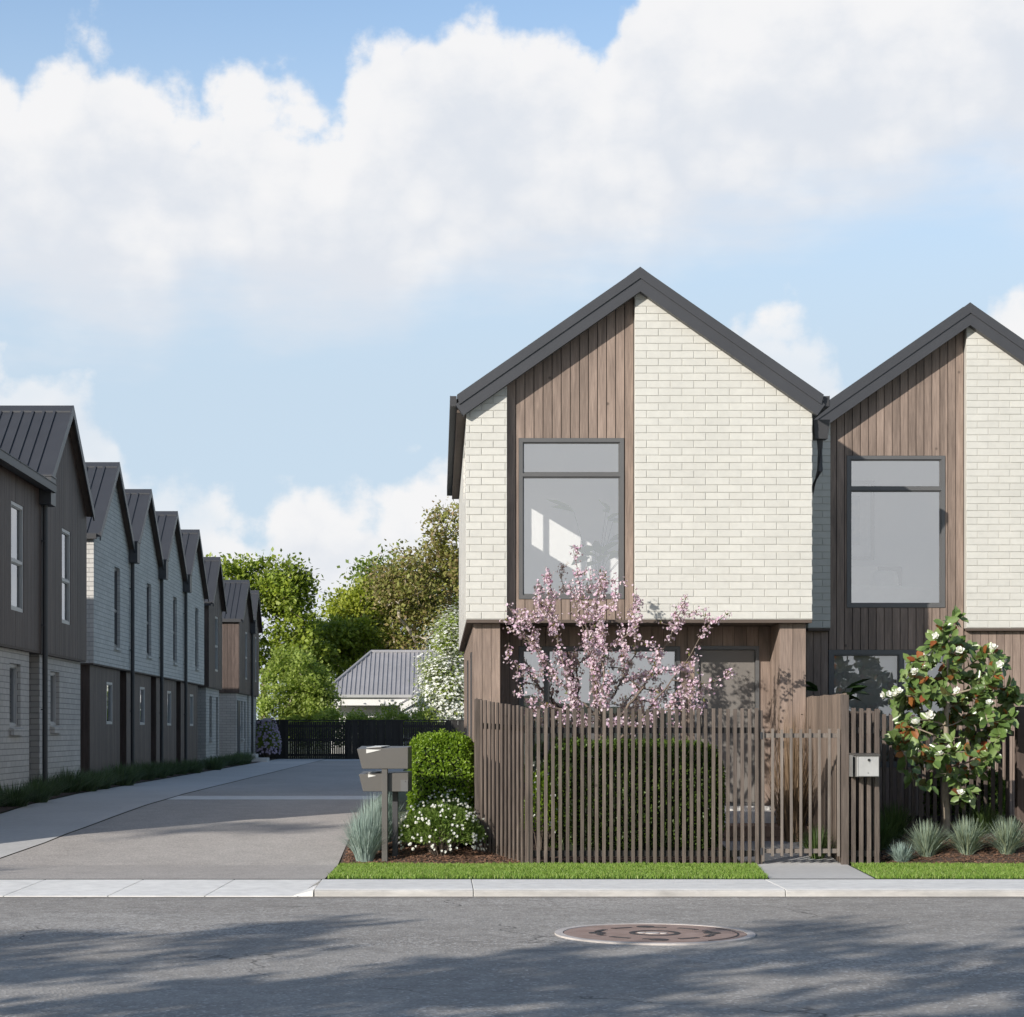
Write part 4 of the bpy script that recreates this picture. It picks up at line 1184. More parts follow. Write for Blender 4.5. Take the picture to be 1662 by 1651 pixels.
# bed and picture in the upstairs room of house 2
bx, by, bz = 6.35, 29.0, 3.056
bd = thing('bed', 'made bed with pale linen seen through the upper window of the second townhouse', 'bed', (bx, by, bz))
Ob = (bx, by, bz)
m = MB(Ob); m.box(5.32, 7.75, 28.35, 30.20, bz + .30, bz + .62); m.build('mattress', MT['linen'], bd, bevel=.05)
m = MB(Ob); m.box(5.28, 7.8, 28.3, 30.22, bz + .08, bz + .30); m.build('bed_base', MT['linen_grey'], bd, bevel=.02)
m = MB(Ob); m.box(5.28, 7.2, 30.23, 30.31, bz + .1, bz + 1.05); m.build('headboard', MT['door'], bd, bevel=.02)
def pillow(cx, cy, cz, w, h, t, name, rot=.35):
    m = MB(Ob)
    nx = 10
    vs = []; fs = []
    for s in (1, -1):
        for j in range(nx + 1):
            for i in range(nx + 1):
                u, v = i/nx*2 - 1, j/nx*2 - 1
                k = max(0, (1 - u**4) * (1 - v**4)) ** .5
                p = Vector((u * w/2 * (1 - .06 * v * v), s * t/2 * k, v * h/2 * (1 - .06 * u * u)))
                p = Matrix.Rotation(-rot, 3, 'X') @ p
                vs.append(p + Vector((cx, cy, cz)))
    n1 = (nx + 1) ** 2
    for s in (0, 1):
        for j in range(nx):
            for i in range(nx):
                a = s*n1 + j*(nx+1) + i
                fs.append((a, a+1, a+nx+2, a+nx+1))
    m.add(vs, fs); return m.build(name, MT['linen'], bd, smooth=True)
pillow(5.75, 29.95, bz + .85, .62, .42, .2, 'pillow'); pillow(6.45, 29.95, bz + .85, .66, .42, .2, 'pillow'); pillow(6.85, 29.85, bz + .80, .40, .36, .18, 'pillow', .5)
pc = thing('picture_frame', 'large pale framed picture hanging above the bed', 'picture', (6.2, 30.33, 4.6))
Op = (6.2, 30.33, 4.6)
m = MB(Op); m.panel([(5.55, 4.22), (6.78, 4.22), (6.78, 5.45), (5.55, 5.45)], [[(5.60, 4.27), (6.73, 4.27), (6.73, 5.40), (5.60, 5.40)]], 'xz', 30.295, 30.335); m.build('frame', MT['door'], pc)
m = MB(Op); m.panel([(5.603, 4.273), (6.727, 4.273), (6.727, 5.397), (5.603, 5.397)], [[(5.78, 4.45), (6.56, 4.45), (6.56, 5.22), (5.78, 5.22)]], 'xz', 30.315, 30.334); m.build('mount', MT['linen'], pc)
m = MB(Op); m.box(5.783, 6.557, 30.325, 30.333, 4.453, 5.217); m.build('print', MT['art'], pc)
# pale panel standing in the lower room
pn = thing('floor_lamp', 'white lamp with square shade indoors at the lower window of the second townhouse', 'lamp', (5.95, 28.6, .62))
m = MB((5.95, 28.6, .62)); m.box(5.78, 6.12, 28.45, 28.75, 1.72, 2.15); m.build('lamp_shade', MT['linen'], pn, bevel=.01)
m = MB((5.95, 28.6, .62)); m.tube([(5.95, 28.6, .64), (5.95, 28.6, 1.72)], .012, 8); m.tube([(5.95, 28.6, .62), (5.95, 28.6, .645)], .14, 20); m.build('stand', MT['charcoal_dk'], pn)

# ------------------------------------------------------------------ townhouses along the driveway (gables face the driveway, local -y = street side of the gable)
def row_house(label, X0, ya, yb, zb, zf, ze, zr, upper, lower, wins, lows, depth=8.5, strip=(.10, .80), tex=('brick_grey_tex', 'brick_tan_tex'), frame='frame_light', over=.12, flat=False, rain=None, door=None, recess_side=False, light_low=True):
    w = yb - ya; yc = (ya + yb) / 2; hw = w / 2
    O = (0, 0, zb)
    root = thing('townhouse', label, 'townhouse', (-X0, yc, zb), R(90))
    slope = (zr - ze) / hw if not flat else 0
    ztop = (lambda x: zr - slope * abs(x)) if not flat else (lambda x: ze)
    um = MT['brick_grey_tex'] if upper == 'brick' else MT['dark_cedar']
    wins = [(a - yc, b - yc, c, d_) for a, b, c, d_ in wins]; lows = [(a - yc, b - yc, c, d_) for a, b, c, d_ in lows]
    def gable(x0, x1, z0, dz):
        pts = [(x0, z0), (x1, z0), (x1, ztop(x1) - dz)]
        if not flat: pts.append((0, zr - dz))
        pts.append((x0, ztop(x0) - dz)); return pts
    holes = [[(a, c), (b, c), (b, d_), (a, d_)] for a, b, c, d_ in wins]
    # upper storey
    if upper == 'brick':
        m = MB(O); m.panel(gable(-hw, hw, zf, .06), holes, 'xz', 0, .16)
        m.box(-hw, -hw + .16, .1605, depth, zf, ze - .06); m.box(hw - .16, hw, .1605, depth, zf, ze - .06)
        m.build('upper_wall', um, root)
    else:
        m = MB(O); boards(m, -hw, hw, zf, lambda x: ztop(x) - .06, 'xz', 0, .02, .13, .007, wins, int(ya))
        boards(m, .021, depth, zf, ze - .06, 'yz', -hw, -hw + .02, .13, .007, [], int(ya) + 1)
        boards(m, .021, depth, zf, ze - .06, 'yz', hw - .02, hw, .13, .007, [], int(ya) + 2)
        m.build('timber_cladding', um, root)
        m = MB(O); m.panel(gable(-hw + .022, hw - .022, zf + .002, .08), holes, 'xz', .021, .16)
        m.box(-hw + .021, -hw + .14, .161, depth, zf + .002, ze - .07); m.box(hw - .14, hw - .021, .161, depth, zf + .002, ze - .07)
        m.build('cladding_backing', MT['cedar_back'], root)
    m = MB(O); m.panel(gable(-hw + .01, hw - .01, zb, .1), [], 'xz', depth - .15, depth - .002); m.build('back_wall', um, root)
    m = MB(O); m.box(-hw + .16, hw - .16, .02, depth - .16, zf + .001, zf + .12); m.box(-hw + .004, hw - .004, .01, depth - .16, zf - .03, zf - .001); m.build('floor_slab', MT['soffit'], root)
    # lower storey, set back, with a dark recess towards the next unit
    lm = MT['brick_tan_tex'] if lower == 'brick' else MT['dark_cedar']
    l0, l1 = -hw + strip[0], hw - strip[1]
    hl = [[(a, c), (b, c), (b, d_), (a, d_)] for a, b, c, d_ in lows]
    if lower == 'brick':
        m = MB(O); m.panel([(l0, zb - .25), (l1, zb - .25), (l1, zf - .031), (l0, zf - .031)], hl, 'xz', .10, .26)
        m.box(l0, l0 + .16, .2605, depth - .2, zb - .25, zf - .031); m.box(l1 - .16, l1, .2605, 1.2, zb - .25, zf - .031)
        m.build('lower_wall', lm, root)
    else:
        m = MB(O); boards(m, l0, l1, zb - .2, zf - .031, 'xz', .10, .12, .13, .007, lows, int(ya) + 5)
        boards(m, .1205, depth - .2, zb - .2, zf - .031, 'yz', l0, l0 + .02, .13, .007, [], int(ya) + 6)
        boards(m, .1205, 1.2, zb - .2, zf - .031, 'yz', l1 - .02, l1, .13, .007, [], int(ya) + 7)
        m.build('lower_cladding', lm, root)
        m = MB(O); m.panel([(l0 + .021, zb - .2), (l1 - .021, zb - .2), (l1 - .021, zf - .032), (l0 + .021, zf - .032)], hl, 'xz', .121, .25)
        m.box(l0 + .021, l0 + .15, .251, depth - .2, zb - .2, zf - .032); m.build('cladding_backing', MT['cedar_back'], root)
    m = MB(O); m.box(l1 - .3, hw - .01, .75, .85, zb - .25, zf - .031)
    m.build('recess_wall', MT['cedar_back'] if lower != 'brick' else MT['brick_tan_tex'], root)
    for a, b, c, d_ in wins:
        window(root, O, 'xz', a + .003, b - .003, c + .003, d_ - .003, .01 if upper != 'brick' else .06, MT[frame] if upper != 'brick' else MT['frame_grey'], [('h', c + (d_ - c) * .46)], .055, .08, 1, MT['glass_dark'])
        if upper == 'brick':
            pass
    for a, b, c, d_ in lows:
        window(root, O, 'xz', a + .003, b - .003, c + .003, d_ - .003, .16 if lower == 'brick' else .095, MT[frame] if light_low else MT['frame_grey'], (), .05, .08, 1, MT['glass_dark'])
    sl = MB(O)
    if upper == 'brick':
        for a, b, c, d_ in wins: sl.hexa([(a - .02, -.05, c - .075), (b + .02, -.05, c - .075), (b + .02, .05, c - .075), (a - .02, .05, c - .075), (a - .02, -.05, c - .03), (b + .02, -.05, c - .03), (b + .02, .05, c - .005), (a - .02, .05, c - .005)])
    if lower == 'brick':
        for a, b, c, d_ in lows: sl.hexa([(a - .03, .02, c - .13), (b + .03, .02, c - .13), (b + .03, .15, c - .13), (a - .03, .15, c - .13), (a - .03, .02, c - .03), (b + .03, .02, c - .03), (b + .03, .15, c - .004), (a - .03, .15, c - .004)])
    if sl.v: sl.build('sill', lm if lower == 'brick' else MT['brick_grey_tex'], root)
    if door:
        for a, b, c, d_ in door:
            a -= yc; b -= yc
            m = MB(O); m.box(a, b, .075, .099, c, d_); dd = m.build('door', MT['charcoal_dk'], root)
            m = MB(O); m.box(b - .14, b - .11, .03, .074, c + .95, c + 1.15); m.build('handle', MT['frame_light'], dd)
    # roof
    if flat:
        m = MB(O); m.box(-hw - .05, hw, -.12, depth, ze - .06, ze + .0); m.build('roof', MT['charcoal'], root)
        m = MB(O)
        m.box(-hw - .05, hw + .05, -.24, -.125, ze - .115, ze - .103); m.box(-hw - .05, hw + .05, -.25, -.241, ze - .115, ze + .02); m.box(-hw - .05, hw + .05, -.135, -.126, ze - .103, ze - .0)
        m.tube([(-hw - .05, -.247, ze + .02), (hw + .05, -.247, ze + .02)], .014, 6)
        m.build('gutter', MT['charcoal_dk'], root)
    else:
        half = hw + .02
        m = MB(O); roof_sheet(m, 0, zr, half, slope, -over, depth + .1, .06)
        roof_ribs(m, 0, zr, half, slope, -over + .26, depth, .19, .032, .045)
        m.panel([(0, zr + .03), (-.15, zr - .15*slope + .03), (-.15, zr - .15*slope + .001), (0, zr + .001), (.15, zr - .15*slope + .001), (.15, zr - .15*slope + .03)], [], 'xz', -over - .002, depth + .1)
        m.build('roof', MT['charcoal'], root)
        m = MB(O)
        for s in (-1, 1):
            m.panel([(0, zr + .032), (s*half, zr - slope*half + .032), (s*half, zr - slope*half - .15), (0, zr - .15)], [], 'xz', -over - .03, -over - .003)
        m.build('barge_board', MT['charcoal'], root)
        m = MB(O)
        for s in (-1, 1):
            m.panel([(0, zr - .062), (s*half, zr - slope*half - .062), (s*half, zr - slope*half - .075), (0, zr - .075)], [], 'xz', -over - .002, -.004)
        m.build('verge_soffit', MT['soffit'], root)
        # eave gutters on exposed eaves
        m = MB(O)
        ez = zr - slope * half
        m.box(-half - .10, -half - .001, -over + .05, depth, ez - .12, ez - .01); m.build('gutter', MT['charcoal_dk'], root)
    if rain is not None:
        for rx, rz in rain:
            m = MB(O)
            m.box(rx - .20, rx + .20, -.20, -.005, rz - .32, rz + .14); m.box(rx - .215, rx + .215, -.215, -.004, rz + .141, rz + .165)
            h = m.build('rain_head', MT['charcoal'], root)
            m = MB(O); m.tube([(rx, -.06, rz - .32), (rx, -.06, zb - .15)], .045, 8)
            for q in (.6, 2.0, 3.4): m.box(rx - .06, rx + .06, -.07, .0, rz - .32 - q, rz - .30 - q)
            m.build('downpipe', MT['charcoal_dk'], h)
    return root

XA = 6.6
row_house('flat-roofed unit in dark timber above grey brick, cut by the left picture edge', XA, 22.6, 32.3, .42, 2.87, 5.62, 7, 'timber', 'brick',
          [(30.05, 30.95, 3.43, 5.12), (25.2, 26.1, 3.43, 5.12)], [(30.4, 31.2, 1.62, 2.62)], flat=True, strip=(.1, .45))
row_house('dark timber gabled townhouse above grey brick, tallest and nearest of the left row', XA, 32.35, 36.5, .44, 2.87, 5.66, 7.28, 'timber', 'brick',
          [(34.1, 34.9, 3.45, 5.12)], [(33.6, 34.4, 1.65, 2.59)], strip=(.32, .1), rain=[(-2.08, 5.62)])
XB = 7.07
labs = ['grey brick gabled townhouse over dark timber, first of the four brick ones along the driveway',
        'grey brick gabled townhouse over dark timber, second of the four brick ones along the driveway',
        'grey brick gabled townhouse over dark timber, third of the four brick ones along the driveway',
        'grey brick gabled townhouse over dark timber, farthest of the four brick ones along the driveway']
for k in range(4):
    a = 39.9 + 4.7 * k
    row_house(labs[k], XB, a, a + 4.69, .46, 2.95, 5.62, 7.36, 'brick', 'timber', [(a + 2.55, a + 3.30, 3.40, 5.15)], [(a + 2.1, a + 2.85, 1.70, 2.62)],
              rain=[(2.345, 5.72)] if k < 3 else None)
row_house('narrow dark timber gabled townhouse over pale brick just past the four brick ones', XB, 59.9, 63.6, .46, 2.93, 5.55, 7.05, 'timber', 'brick',
          [(61.6, 62.4, 3.45, 5.2)], [(60.9, 61.6, 1.35, 2.65), (62.7, 63.3, .75, 2.65)], strip=(.08, .05), light_low=False)
row_house('far dark timber gabled townhouse showing its full side wall, doorstep below', XB, 69.0, 73.3, .46, 2.93, 5.55, 7.05, 'timber', 'brick',
          [(71.2, 72.0, 3.45, 5.2)], [(70.6, 71.2, 1.3, 2.65), (71.7, 72.3, .6, 2.65)], strip=(.04, .3), light_low=False, door=[(69.3, 70.1, .6, 2.65)], rain=[(2.1, 5.55)])
row_house('last and smallest dark timber gabled townhouse beside the back fence', XB, 73.35, 76.6, .46, 2.93, 5.5, 6.95, 'timber', 'brick',
          [(75.0, 75.6, 3.45, 5.2)], [(74.6, 75.2, 1.3, 2.65)], strip=(.04, .05), light_low=False)
ds = thing('doorstep', 'small concrete doorstep at the foot of the far left townhouse', 'step', (-6.7, 69.7, .45))
m = MB((-6.7, 69.7, .45)); m.box(-6.93, -6.1, 69.2, 70.2, .44, .60); m.box(-6.93, -6.5, 69.2, 70.2, .605, .74); m.build('tread', MT['concrete'], ds, bevel=.01)

# ------------------------------------------------------------------ fences
def batten(mm, x, y, w, t, z0, z1, ang=0.0, rs=None):
    j = rs.uniform(-.006, .006) if rs else 0
    q = Matrix.Rotation(ang + (rs.uniform(-.02, .02) if rs else 0), 3, 'Z')
    P = [q @ Vector((sx*w/2, sy*t/2, 0)) for sx, sy in ((-1,-1),(1,-1),(1,1),(-1,1))]
    lean = rs.uniform(-.004, .004) if rs else 0
    mm.hexa([(p.x + x, p.y + y, z0) for p in P] + [(p.x + x + lean, p.y + y, z1 + j) for p in P])

YF = 22.42
rsF = random.Random(4)
ff = thing('slat_fence', 'brown vertical batten fence with angled return in front of the nearest townhouse', 'fence', (2.3, YF, 0))
O = (2.3, YF, 0)
m = MB(O)
nb = 32; x0, x1 = 1.065, 3.665
for i in range(nb):
    x = x0 + (x1 - x0) * i / (nb - 1)
    batten(m, x, YF, .039, .032, .0, 1.81, 0, rsF)
m.build('batten_panel', MT['fence_wood'], ff, bevel=.003)
# angled return, twelve battens
m = MB(O)
ra = math.atan2(.80, -.52)
for i in range(12):
    t = (i + .4) / 11.5
    x, y = 1.03 - .52 * t, YF + .80 * t
    batten(m, x, y, .036, .024, zg(y) - .01, 1.825 + .10 * t, ra, rsF)
m.build('return_panel', MT['fence_wood'], ff, bevel=.003)
for z in (1.56, .14):
    m = MB(O); m.box(1.06, 3.68, YF + .020, YF + .058, z - .034, z + .034); m.build('rail', MT['dark_fence'], ff)
q0, q1 = Vector((1.05, YF + .045, 0)), Vector((.53, YF + .85, 0)); n_ = Vector((-(q1-q0).y, (q1-q0).x, 0)).normalized() * -.019
for z in (1.58, .22):
    m = MB(O); m.hexa([q0 - n_ + Vector((0,0,z-.034)), q0 + n_ + Vector((0,0,z-.034)), q1 + n_ + Vector((0,0,z-.0)), q1 - n_ + Vector((0,0,z-.0)),
            q0 - n_ + Vector((0,0,z+.034)), q0 + n_ + Vector((0,0,z+.034)), q1 + n_ + Vector((0,0,z+.068)), q1 - n_ + Vector((0,0,z+.068))])
    m.build('rail', MT['dark_fence'], ff)
m = MB(O); batten(m, 1.028, YF + .004, .03, .06, .0, 1.815, .5); m.build('post', MT['fence_wood'], ff, bevel=.004)
m = MB(O); batten(m, .475, YF + .90, .09, .09, .08, 1.935, .1); m.build('post', MT['fence_wood'], ff, bevel=.005)
m = MB(O); batten(m, 3.70, YF + .055, .07, .07, .0, 1.79); m.build('post', MT['fence_wood'], ff, bevel=.004)
# short run of boards from the end post back to the house corner
m = MB(O)
for i in range(9):
    y = YF + 1.0 + i * .115
    batten(m, .46, y, .10, .022, zg(y), 1.95, PI/2, rsF)
m.build('side_boards', MT['fence_wood'], ff)

# gate
gt = thing('slat_gate', 'low slim-slat timber gate across the concrete garden path', 'gate', (4.12, YF, 0))
O = (4.12, YF, 0)
m = MB(O)
for i in range(9):
    x = 3.735 + i * .1085
    batten(m, x, YF - .006, .030, .028, .11 if i else .05, 1.575, 0, rsF)
m.build('slats', MT['gate_wood'], gt, bevel=.003)
for z in (1.50, .17):
    m = MB(O); m.box(3.715, 4.62, YF + .010, YF + .040, z - .026, z + .026); m.build('rail', MT['gate_wood'], gt, bevel=.003)
for z in (1.5, .17):
    m = MB(O); m.box(3.700, 3.724, YF - .03, YF - .022, z - .04, z + .04); m.build('hinge', MT['charcoal_dk'], gt)

# panel right of the gate, and its post
mf = thing('slat_fence', 'short brown batten panel right of the gate carrying the steel mailbox', 'fence', (4.86, YF, 0))
O = (4.86, YF, 0)
m = MB(O); batten(m, 4.675, YF, .085, .075, -.02, 1.97); m.build('post', MT['fence_wood'], mf, bevel=.004)
m = MB(O)
for x, w in ((4.775, .05), (4.865, .046), (4.955, .046), (5.045, .05)): batten(m, x, YF, w, .034, -.01, 1.815, 0, rsF)
m.build('batten_panel', MT['fence_wood'], mf, bevel=.003)
for z in (1.56, .14):
    m = MB(O); m.box(4.72, 5.07, YF + .0215, YF + .058, z - .034, z + .034); m.build('rail', MT['dark_fence'], mf)

# divider between the two front yards
dv = thing('divider_fence', 'close-boarded timber fence between the two front yards, lit from the left', 'fence', (4.70, 23.9, 0))
O = (4.70, 23.9, 0)
m = MB(O)
n = 26
for i in range(n):
    y = YF + .09 + i * .0915
    batten(m, 4.70, y, .086, .02, zg(y) - .02, 1.985 + rsF.uniform(-.008, .008), PI/2, rsF)
m.build('boards', MT['panel_wood'], dv)
for z in (1.75, 1.0, .45):
    m = MB(O); m.box(4.713, 4.758, YF + .09, YF + 2.35, z - .04, z + .04); m.build('rail', MT['dark_fence'], dv)

# fence of the second house, set back
Y2 = 25.22
sf = thing('slat_fence', 'dark shaded batten fence behind the magnolia in front of the second townhouse', 'fence', (6.4, Y2, .2))
O = (6.4, Y2, .2)
m = MB(O)
x = 4.83
while x < 7.42:
    batten(m, x, Y2, .048, .032, .20, 1.765, 0, rsF); x += .094
m.build('batten_panel', MT['fence_wood'], sf, bevel=.003)
m = MB(O)
for i in range(22):
    batten(m, 7.50 + .02, Y2 - .1 - i * .075, .05, .035, zg(Y2 - .1 - i*.1), 1.80, PI/2, rsF)
m.build('return_panel', MT['fence_wood'], sf)
for z in (1.52, .42):
    m = MB(O); m.box(4.80, 7.46, Y2 + .020, Y2 + .058, z - .034, z + .034); m.build('rail', MT['dark_fence'], sf)
m = MB(O)
batten(m, 7.33, 24.5, .13, .13, .1, 1.86); m.build('post', MT['dark_cedar'], sf, bevel=.005)
m = MB(O); batten(m, 5.085, YF + .12, .045, .04, 0, 1.8); 
for i in range(24): batten(m, 5.085, YF + .22 + i * .108, .045, .034, zg(YF + .22 + i*.108), 1.79, PI/2, rsF)
m.build('side_panel', MT['fence_wood'], sf)

# fence across the end of the driveway
bf = thing('back_fence', 'black slatted timber fence with gates closing the end of the driveway', 'fence', (-1.5, 78, .44))
O = (-1.5, 78, .44)
m = MB(O)
rsb = random.Random(12)
x = -7.4
while x < 6:
    slat = (-6.0 < x < -3.7) or (-1.4 < x < .3)
    w = .072 if slat else .1195
    batten(m, x, 78, w, .02, .42, 1.97 if not slat else 1.93, 0, rsb)
    x += .085 if slat else .121
m.build('batten_panel', MT['dark_fence'], bf)
for z in (1.75, 1.2, .6):
    m = MB(O); m.box(-7.4, 6, 78.015, 78.06, z - .05, z + .05); m.build('rail', MT['dark_fence'], bf)
m = MB(O); m.box(-7.4, 6, 77.97, 78.04, 1.965, 2.01); m.build('capping', MT['dark_fence'], bf)
for x in (-6.1, -3.6, -1.5, .4):
    m = MB(O); m.box(x - .06, x + .06, 77.95, 78.07, .40, 1.96); m.build('post', MT['dark_fence'], bf)

# ------------------------------------------------------------------ letterboxes
lx, ly = -.60, 22.62
lb = thing('letterbox', 'twin grey steel letterboxes stacked on posts beside the driveway', 'letterbox', (lx, ly, .03), R(-6))
O = (0, 0, 0)
def lbox(name, x0, x1, z0, z1, xs, y0, y1, dz=0.0):
    "box with its left end raked: xs = how far the bottom-left corner is cut in"
    m = MB(O)
    m.hexa([(x0 + xs, y0, z0), (x1, y0, z0), (x1, y1, z0), (x0 + xs, y1, z0), (x0, y0, z1 - .02), (x1, y0, z1), (x1, y1, z1 + .012), (x0, y1, z1 + .012)])
    return m.build(name, MT['lb_grey'], lb, bevel=.006)
b1 = lbox('box', -.335, .262, 1.085, 1.335, .06, -.13, .24)
b2 = lbox('box', -.325, .255, .82, 1.04, .05, -.05, .32)
m = MB(O); m.hexa([(-.225, -.136, 1.266), (-.215, -.136, 1.266), (-.05, -.136, 1.305), (-.225, -.136, 1.311), (-.225, -.1305, 1.266), (-.215, -.1305, 1.266), (-.05, -.1305, 1.305), (-.225, -.1305, 1.311)])
m.hexa([(-.225, -.134, 1.327), (-.05, -.134, 1.336), (.005, .20, 1.349), (-.165, .20, 1.347), (-.225, -.134, 1.331), (-.05, -.134, 1.341), (.005, .20, 1.353), (-.165, .20, 1.351)])
m.build('mail_flap', MT['lid'], b1)
m = MB(O)
m.hexa([(-.215, -.056, .985), (-.205, -.056, .985), (-.12, -.056, 1.004), (-.215, -.056, 1.022), (-.215, -.0505, .985), (-.205, -.0505, .985), (-.12, -.0505, 1.004), (-.215, -.0505, 1.022)])
m.hexa([(-.215, -.054, 1.032), (-.19, -.054, 1.034), (-.07, .27, 1.055), (-.14, .27, 1.055), (-.215, -.054, 1.036), (-.19, -.054, 1.038), (-.07, .27, 1.059), (-.14, .27, 1.059)])
m.build('mail_flap', MT['lid'], b2)
m = MB(O); m.box(.165, .25, -.0565, -.0505, .824, .955); m.build('lock_panel', MT['frame_grey'], b2)
m = MB(O); m.box(.218, .226, -.0605, -.057, .935, .943); m.build('keyhole', MT['black'], b2)
m = MB(O); m.box(-.047, .019, -.115, -.0515, -.05, 1.084); m.build('post', MT['lb_grey'], lb, bevel=.004)
m = MB(O); m.box(.035, .10, .20, .26, -.05, 1.02); m.build('post', MT['charcoal_dk'], lb, bevel=.004)

# mailbox on the fence panel
mb = thing('mailbox', 'small pale steel mailbox hung on the batten panel right of the gate', 'mailbox', (4.875, YF - .12, 1.02))
O = (4.875, YF - .12, 1.02)
m = MB(O)
m.panel([(4.775, 1.035), (5.015, 1.035), (5.015, 1.265), (4.775, 1.265)], [[(4.78, 1.04), (5.01, 1.04), (5.01, 1.26), (4.78, 1.26)]], 'xz', YF - .245, YF - .242)
m.box(4.72, 4.726, YF - .2, YF - .02, 1.03, 1.275)
m.hexa([(4.725, YF - .02, 1.03), (5.02, YF - .02, 1.03), (5.02, YF - .235, 1.03), (4.785, YF - .225, 1.03), (4.725, YF - .02, 1.285), (5.02, YF - .02, 1.285), (5.02, YF - .235, 1.27), (4.785, YF - .225, 1.27)])
m.build('body', MT['mail_steel'], mb, bevel=.003)
m = MB(O); m.box(4.768, 5.016, YF - .241, YF - .2355, 1.036, 1.262); m.build('door_flap', MT['mail_lid'], mb, bevel=.002)
m = MB(O); m.hexa([(4.715, YF - .015, 1.288), (5.03, YF - .015, 1.288), (5.03, YF - .255, 1.272), (4.755, YF - .255, 1.272), (4.715, YF - .015, 1.300), (5.03, YF - .015, 1.300), (5.03, YF - .255, 1.284), (4.755, YF - .255, 1.284)]); m.build('lid', MT['lb_grey'], mb)
m = MB(O); m.tube([(4.90, YF - .252, 1.222), (4.90, YF - .236, 1.222)], .014, 12); m.box(4.894, 4.906, YF - .256, YF - .2525, 1.205, 1.238); m.build('lock', MT['black'], mb)
m = MB(O); m.tube([(4.892, YF - .246, 1.075), (4.892, YF - .236, 1.075)], .005, 8); m.build('rivet', MT['charcoal_dk'], mb)

# ------------------------------------------------------------------ grasses
def tuft_mesh(n, h, spread, w, seed, curve=.6, seg=4, base=.06, oval=1.0):
    rs = np.random.RandomState(seed)
    a = rs.uniform(0, 2*PI, n); r0 = base * np.sqrt(rs.uniform(0, 1, n))
    lean = np.abs(rs.normal(0, .5, n)); lean = np.clip(lean, 0, 1.25)
    H = h * rs.uniform(.65, 1.1, n) * (1 - .18 * lean)
    ca, sa = np.cos(a), np.sin(a) * oval
    rows = []
    wd = w * rs.uniform(.7, 1.3, n)
    px, py = np.cos(a + PI/2 + rs.normal(0, .5, n)), np.sin(a + PI/2 + rs.normal(0, .5, n))
    for k in range(seg + 1):
        t = k / seg
        out = spread * lean * (t ** (1 + curve)) + r0 * (1 + .4 * t)
        z = H * (t - .28 * lean * t * t)
        ww = wd * (1 - t ** 1.6) + .0006
        c = np.stack([ca * out, sa * out, z], 1)
        s = np.stack([px * ww, py * ww, np.zeros(n)], 1)
        rows.append(c - s); rows.append(c + s)
    V = np.stack(rows, 1).reshape(-1, 3)
    kk = (seg + 1) * 2
    b = (np.arange(n) * kk).reshape(-1, 1)
    f = np.concatenate([b + np.array([[2*i, 2*i+1, 2*i+3, 2*i+2]]) for i in range(seg)], 1).reshape(-1, 4)
    return V, f

def tuft(name, label, cat, loc, n, h, spread, w, mat, seed, group=None, **kw):
    V, f = tuft_mesh(n, h, spread, w, seed, **kw)
    o = np_mesh(name, V, f, mat)
    o.location = loc
    return tag(o, label, cat, group)

gf = 'blue fescue tufts in the planting beds'
for i, (x, y, h, sp, lab) in enumerate([(-.86, 22.62, .60, .26, 'tall silvery blue fescue tuft at the front corner beside the letterbox post'),
                                        (-.78, 23.25, .66, .28, 'silvery blue fescue tuft behind the front one beside the driveway edge'),
                                        (-.70, 23.95, .62, .28, 'silvery blue fescue tuft farthest back along the driveway edge behind the letterbox')]):
    tuft('fescue_tuft', lab, 'ornamental grass', (x, y, bedA(x, y)), 900, h, sp, .0042, MT['fescue'], 40 + i, gf, base=.10)
for i, (x, y, h, sp, n, lab) in enumerate([(5.36, 22.55, .25, .20, 420, 'smallest blue fescue tuft, nearest the mailbox panel'),
                                       (5.70, 22.72, .43, .34, 900, 'grey green fescue tuft just left of the magnolia trunk'),
                                       (6.16, 22.72, .43, .36, 900, 'grey green fescue tuft right of the magnolia trunk'),
                                       (6.63, 22.72, .44, .38, 900, 'grey green fescue tuft cut by the right picture edge'),
                                       ]):
    tuft('fescue_tuft', lab, 'ornamental grass', (x, y, bedB(x, y) - .02), int(n * .68), h * 1.05, sp * 1.1, .0046, MT['fescue'] if i == 0 else MT['fescue_grn'], 60 + i, gf, base=.07)
for i, (x, y, h, lab) in enumerate([(5.28, 23.4, .52, 'dark green strappy tuft in shade behind the mailbox panel'), (5.62, 24.1, .5, 'dark green strappy tuft in shade left of the magnolia trunk'), (6.75, 24.2, .40, 'dark green strappy tuft in shade right of the magnolia trunk')]):
    tuft('grass_tuft', lab, 'ornamental grass', (x, y, bedB(x, y) - .02), 420, h, .36, .0055, MT['green_blade'], 80 + i, 'green strappy tufts by the second fence', base=.1)
tuft('reed_and_shadow', 'tall brown reed grass, also standing in for branch shadow on the boarded divider fence behind the gate', 'ornamental grass', (4.42, 24.35, .12), 330, 1.75, .42, .006, MT['reed'], 91, curve=.5, seg=6, base=.13)  # brown blades also stand in for branch shadow on the boards
for i, (x, y) in enumerate([(4.5, 23.3), (4.45, 22.9)]):
    tuft('grass_tuft', ['low green tuft at the foot of the divider fence behind the gate', 'low green tuft just behind the gate post'][i], 'ornamental grass', (x, y, zg(y)), 260, .38, .26, .005, MT['green_blade'], 95 + i, base=.08)

